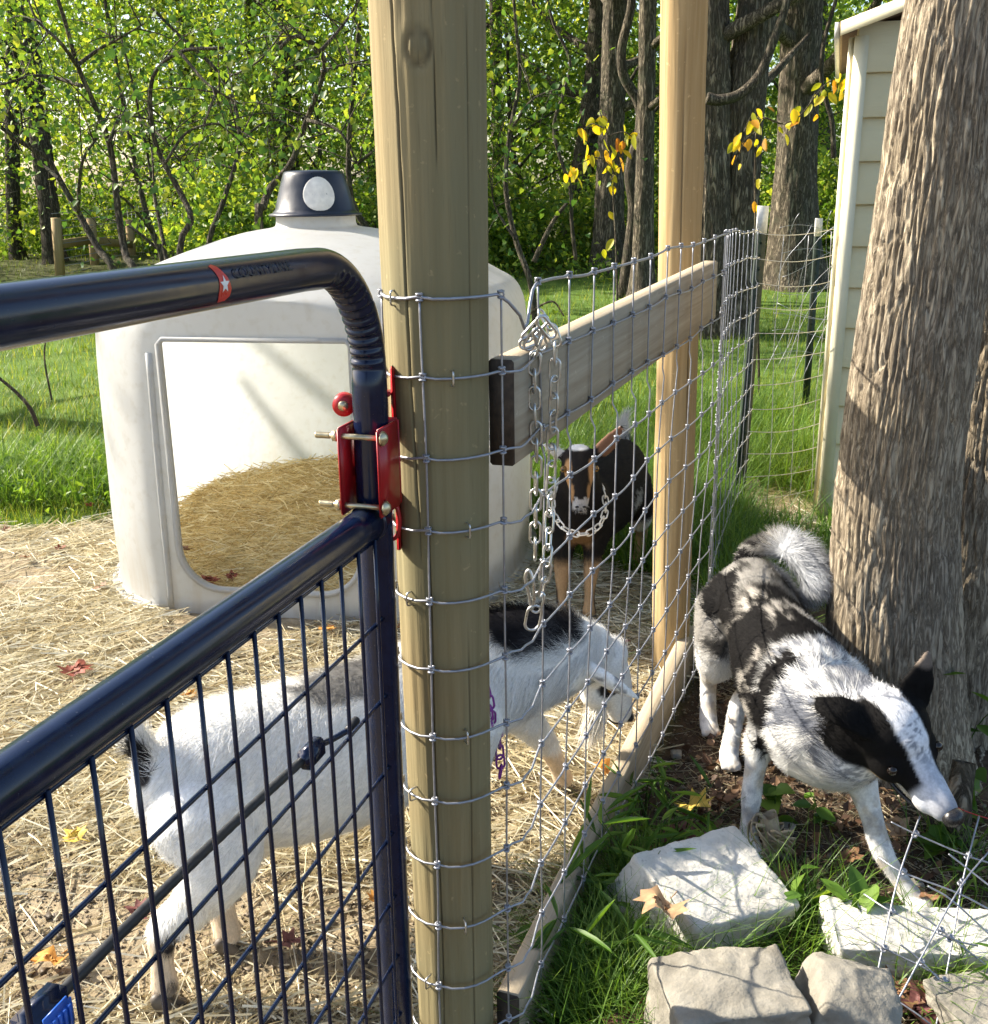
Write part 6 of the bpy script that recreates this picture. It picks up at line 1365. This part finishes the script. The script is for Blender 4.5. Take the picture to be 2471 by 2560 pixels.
for (u, v, su, n) in ((1560, 2400, .10, 2200), (1590, 2240, .05, 700), (1950, 2380, .06, 300), (2010, 2300, .07, 260), (1480, 2520, .07, 1200), (2250, 2430, .05, 250), (2400, 2480, .06, 400), (1600, 1640, .05, 300), (2420, 2150, .06, 120)):
    g_ = gnd(u, v); P.append(blob(g_[0], g_[1], su, su * 1.3, n))
P = np.vstack(P); P = P[(P[:, 0] > fence_x(P[:, 1]) + .03)]
V, F, r = grass(P, (.05, .19), (.0025, .006), .65, 3, .7); o = mesh_np('rank_grass', V, F, M['weed'], None, False, attrs={'rnd': ('FACE', r)}); tag(o, 'soft green grass among the stones and along the base board', 'grass', kind='stuff')
# short straw and dry grass on the dark soil
n = 2600; P = np.stack([rng.uniform(.35, 1.3, n), rng.uniform(1.7, 3.3, n)], 1); P = P[P[:, 0] > fence_x(P[:, 1]) + .05]; k = len(P); d = lying(k); L = rng.uniform(.02, .11, k)
V, F, r = strips(np.column_stack([P, ground_h(P) + .006]), d, unit(np.stack([d[:, 1], -d[:, 0], 0 * L], 1)), L, rng.uniform(.0012, .003, k), rng.normal(0, .15, k), .6, 2); o = mesh_np('dry_grass', V, F, M['straw'], None, False, attrs={'rnd': ('FACE', r * .6)}); tag(o, 'dry grass bits on the dark soil under the dog', 'litter', kind='stuff')

# ------------------------------------------------------------------ fallen leaves
MAPLE = np.array([(0, 0), (-.10, .05), (-.42, -.08), (-.36, .16), (-.62, .30), (-.40, .42), (-.46, .66), (-.20, .58), (-.12, .80), (0, 1.0), (.12, .80), (.20, .58), (.46, .66), (.40, .42), (.62, .30), (.36, .16), (.42, -.08), (.10, .05)])
def m_dead(name, a_, b_):
    t = NT(name); n1 = t.noise(t.coord('Object'), 45, 5); col = t.ramp(n1, [(0.3, a_), (0.7, b_)]); p = t.principled(Base_Color=col, Roughness=.65, Normal=t.bump(n1, .4, .003)); tr = t.node('ShaderNodeBsdfTranslucent', {'Color': col}).outputs[0]
    return t.done(t.node('ShaderNodeMixShader', {0: .25, 1: p, 2: tr}).outputs[0])
DEAD = {'brown': m_dead('brown_leaf', (.14, .065, .03), (.30, .16, .08)), 'red': m_dead('red_leaf', (.13, .03, .018), (.30, .07, .035)), 'orange': m_dead('orange_leaf', (.42, .16, .03), (.60, .30, .06)), 'tan': m_dead('tan_leaf', (.33, .19, .10), (.50, .32, .18)), 'yellow': m_dead('yellow_leaf', (.55, .38, .05), (.70, .50, .09)), 'maroon': m_dead('maroon_leaf', (.09, .03, .028), (.20, .07, .06))}
def dead_leaf(lab, pos, size, colr, yaw, tilt=.2, curl=.35, roll=0.0):
    rr_ = random.Random(int(pos[0] * 1e4) ^ int(pos[1] * 1e4)); sh_ = MAPLE * np.array([1, 1]) - np.array([0, .4]); sh_ = sh_ * np.array([[1 + rr_.uniform(-.15, .15), 1 + rr_.uniform(-.1, .1)] for _ in sh_])
    # rings towards the middle so that the blade can curl
    V = []; 
    for q in (1, .66, .33):
        for x, y in sh_ * q: V.append((x, y, curl * (x * x * 1.2 + y * y * .7) + .10 * math.sin(x * 7 + y * 5 + rr_.random())))
    V.append((0, 0, 0)); k = len(sh_); V = np.array(V) * size
    F = [grid_faces(3, k), np.stack([np.full(k, 3 * k), 2 * k + (np.arange(k) + 1) % k, 2 * k + np.arange(k)], -1)]
    V2, F2 = tube(np.array([(0, -.4, .03), (.05, -.65, .05), (.12, -.85, .02)]) * size, .0012, 5); mbx = MB().add(V, F); mbx.add(V2, F2)
    o = mbx.build('fallen_leaf', DEAD[colr], None, True); o.location = tuple(pos); o.rotation_euler = (tilt, roll, yaw); return tag(o, lab, 'leaf', 'fallen leaves')
def on(u, v, z=.040): g_ = gnd(u, v, z); return g_
lv = [(195, 1672, .085, 'red', 'large curled dark red leaf on the straw left of the goat'), (222, 1262, .045, 'red', 'small red leaf standing on straw left of the hutch'), (62, 1392, .045, 'brown', 'brown leaf at the left edge of the straw'), (152, 1372, .045, 'red', 'dark leaf on straw below the left grass edge'), (15, 1322, .04, 'brown', 'brown leaf at the far left of the straw'),
      (475, 1738, .05, 'orange', 'bright orange leaf above the goat\'s rump'), (820, 1572, .055, 'orange', 'orange leaf beside the hutch sill behind the mesh'), (775, 1515, .045, 'tan', 'tan leaf on the straw near the hutch doorway'), (185, 2088, .05, 'yellow', 'yellow leaf on the dirt left of the goat'), (125, 2400, .07, 'orange', 'curled orange leaf low on the left dirt'),
      (725, 2355, .055, 'maroon', 'dark red leaf on dirt behind the gate mesh'), (945, 2240, .04, 'orange', 'small orange leaf by the gate stile'), (345, 2280, .05, 'maroon', 'dull pink leaf beside the goat\'s hind leg'), (580, 1625, .045, 'red', 'red leaf half under the mesh top'), (1005, 1565, .04, 'brown', 'leaf against the gate post behind the wire'),
      (1550, 1600, .05, 'maroon', 'dark pink leaf in the grass beyond the goat\'s head'), (1510, 1920, .06, 'orange', 'orange leaf against the base board'), (1740, 2015, .085, 'yellow', 'yellow and brown leaf on the soil beside the dog'), (1700, 2090, .10, 'maroon', 'dark red leaf on the soil left of the dog\'s foot'), (1755, 2115, .12, 'maroon', 'large dull maroon leaf behind the white slab'),
      (1600, 2125, .08, 'red', 'rust red leaf in the grass by the base board'), (1575, 2530, .13, 'maroon', 'big purple-brown leaf at the bottom edge'), (1660, 2540, .12, 'red', 'dark red leaf beside the squared block'), (2240, 2070, .075, 'tan', 'tan leaf under the dog\'s chin'), (2330, 2240, .06, 'brown', 'curled brown leaf beside the forward paw'),
      (2260, 2480, .08, 'brown', 'brown leaf between the wedge and corner stones'), (2310, 2520, .09, 'maroon', 'maroon leaf in the lower right hollow'), (1880, 1200, .05, 'red', 'reddish leaf in the grass by the T-post'), (1950, 2190, .05, 'brown', 'brown leaf behind the weed'), (2130, 2140, .05, 'brown', 'crumpled leaf between the dog\'s front legs'),
      (1800, 1990, .06, 'brown', 'brown leaf below the dog\'s belly'), (335, 1180, .04, 'red', 'small leaf by the hutch foot'), (255, 1465, .05, 'brown', 'brown leaf by the left base of the hutch'), (505, 1435, .05, 'brown', 'dark leaf pressed on the straw')]
for k, (u, v, s, c, lab) in enumerate(lv):
    g_ = on(u, v); dead_leaf(lab, g_, s * 1.15, c, k * 1.7, .15 + .25 * ((k * 37) % 5) / 5, .25 + .3 * ((k * 53) % 7) / 7, .2 * math.sin(k * 3))
dead_leaf('dry brown maple leaf lying on the white slab', gnd(1650, 2262, .168), .105, 'tan', 2.4, .25, .2)
hl_ = hutch.location
dead_leaf('dark red leaf on the hay inside the hutch doorway', at(520, 1450, 4.05), .075, 'red', 1.0, .3); dead_leaf('brown leaf on the hay at the left of the doorway', at(462, 1372, 4.15), .05, 'brown', 2.2, .3); dead_leaf('small red leaf on the hay beside the other', at(580, 1438, 4.08), .05, 'red', .2, .4)
# leaf debris too small to pick apart on the dark soil
n = 900; C = np.stack([rng.uniform(.45, 1.25, n), rng.uniform(1.75, 3.2, n), np.full(n, .012)], 1); C = C[C[:, 0] > fence_x(C[:, 1]) + .06]; C[:, 2] += ground_h(C[:, :2]) + rng.random(len(C)) * .01
V, F, r = leaf_quads(C, rng.uniform(.012, .04, len(C)), up=2.0, wid=.8); o = mesh_np('leaf_litter', V, F, m_straw('leaf_litter', [(0, (.04, .022, .015)), (.5, (.11, .06, .035)), (.85, (.22, .13, .07)), (1, (.36, .26, .16))]), None, False, attrs={'rnd': ('FACE', r)}); tag(o, 'crumbled dead leaf litter on the dark soil', 'litter', kind='stuff')

# ------------------------------------------------------------------ splintered pale wood stub in front of the dog
sp = thing('wood_stub', 'pale frayed wood stub with curled strips before the dog\'s chest', 'wood', tuple(gnd(1925, 2140)))
SO = np.array(gnd(1925, 2140)); M['pale_wood'] = m_plain('pale_frayed_wood', (.40, .32, .21), .8, 0, .35, 40, .5)
V, F = trunk_mesh(np.array([(0, 0, -.02), (.005, .01, .05), (-.005, .02, .10)]), np.array([.024, .021, .022]), 30, 30, .004, 4, 10, 9); MB().add(V, F).build('core', M['pale_wood'], sp)
for k in range(34):
    an = k * 2.4; c, s = math.cos(an), math.sin(an); h = .02 + .075 * ((k * 7) % 11) / 11; o_ = .018 + .016 * ((k * 5) % 7) / 7
    P = spline([(.020 * c, .020 * s, h), ((.020 + o_) * c - .012 * s, (.020 + o_) * s + .012 * c, h + .014), ((.014 + o_) * c - .036 * s, (.014 + o_) * s + .036 * c, h - .002), (o_ * .9 * c - .052 * s, o_ * .9 * s + .052 * c, h - .026)], 12)
    T_, N_, B_ = frames(P); w = .0045 * (1 - np.linspace(0, .6, 12)); V = np.stack([P - B_ * w[:, None], P + B_ * w[:, None], P + B_ * w[:, None] + N_ * .002, P - B_ * w[:, None] + N_ * .002], 1).reshape(-1, 3); MB().add(V, grid_faces(12, 4)).build('curled_strip', M['pale_wood'], sp)

# ------------------------------------------------------------------ loose wire mesh panel leaning in the lower right corner
lw = thing('loose_wire_panel', 'loose bent piece of wire mesh sticking up over the stones at right', 'wire mesh', tuple(gnd(2330, 2560)))
LO = np.array(gnd(2330, 2560))
def lp(u, v, Y): return at(u, v, Y) - LO
W_ = [[(2300, 2040, 2.05), (2245, 2200, 1.93), (2205, 2380, 1.82), (2170, 2560, 1.70)], [(2448, 2040, 2.05), (2408, 2200, 1.93), (2375, 2390, 1.82), (2340, 2570, 1.70)],
      [(2480, 2120, 1.98), (2400, 2220, 1.88), (2300, 2400, 1.76), (2238, 2510, 1.70), (2180, 2570, 1.66)], [(2500, 2420, 1.8), (2430, 2540, 1.72), (2400, 2600, 1.68)],
      [(2228, 2055, 2.06), (2290, 2085, 2.04), (2420, 2140, 2.0), (2520, 2170, 1.98)], [(2195, 2142, 2.0), (2260, 2182, 1.95), (2400, 2235, 1.9), (2520, 2300, 1.88)], [(2160, 2235, 1.94), (2232, 2280, 1.88), (2375, 2345, 1.82), (2445, 2365, 1.82)],
      [(2120, 2310, 1.88), (2215, 2372, 1.82), (2330, 2430, 1.78), (2430, 2500, 1.74)], [(2128, 2405, 1.82), (2190, 2465, 1.76), (2300, 2540, 1.70), (2360, 2590, 1.68)], [(2103, 2475, 1.74), (2165, 2535, 1.7), (2230, 2590, 1.66)],
      [(2372, 2135, 1.96), (2430, 2180, 1.94), (2520, 2250, 1.9)], [(2290, 2278, 1.86), (2350, 2322, 1.84), (2500, 2440, 1.78)], [(2250, 2360, 1.8), (2305, 2405, 1.78), (2425, 2530, 1.72), (2480, 2600, 1.7)], [(2320, 2215, 1.9), (2385, 2255, 1.88), (2520, 2380, 1.84)]]
for S in W_:
    V, F = tube(spline(np.array([lp(*q) for q in S]), 30), .0019, 6); MB().add(V, F).build('wire_strand', M['wire'], lw)
for (u, v, Y) in ((2289, 2085, 2.04), (2258, 2180, 1.95), (2230, 2280, 1.88), (2212, 2372, 1.82), (2420, 2140, 2.0), (2404, 2206, 1.9), (2352, 2327, 1.82), (2302, 2406, 1.77), (2238, 2510, 1.7), (2376, 2345, 1.82), (2360, 2452, 1.76), (2427, 2537, 1.72), (2170, 2540, 1.69), (2190, 2462, 1.76)):
    link_mesh('knot', KM, lw, tuple(lp(u, v, Y)), (.4, .2, .5), (1.15, 1.15, 1.15))
# a long fine twig and a red thread of wire right of the dog's nose
rw_ = thing('red_wire', 'thin red wire stretched beside the dog\'s nose', 'wire', tuple(gnd(2400, 2120))); V, F = tube(spline(np.array([at(2378, 2010, 2.1), at(2420, 2030, 2.08), at(2500, 2055, 2.06)]), 16) - np.array(gnd(2400, 2120)), .0012, 5); MB().add(V, F).build('wire_strand', M['red'], rw_)
# flat white strip lying at the back of the hutch and pipe by the hutch foot
pp = thing('plastic_pipe', 'white plastic pipe lying on the straw by the hutch foot', 'pipe', tuple(gnd(1290, 1540))); V, F = tube(spline(np.array([gnd(1215, 1590, .03), gnd(1290, 1545, .03), gnd(1345, 1505, .03)]), 12) - np.array(gnd(1290, 1540)), .022, 14); MB().add(V, F).build('pipe', M['white_plastic'], pp)
bd = thing('white_board', 'white flat board lying on straw behind the dark goat', 'board', tuple(gnd(1590, 1255))); A_, B_ = gnd(1575, 1268, .02), gnd(1622, 1240, .02); V, F = box((A_ + B_) / 2 - np.array(gnd(1590, 1255)), (np.linalg.norm(B_ - A_) + .15, .10, .025), basis(B_ - A_), .003); MB().add(V, F).build('plank', M['white_plastic'], bd, False)
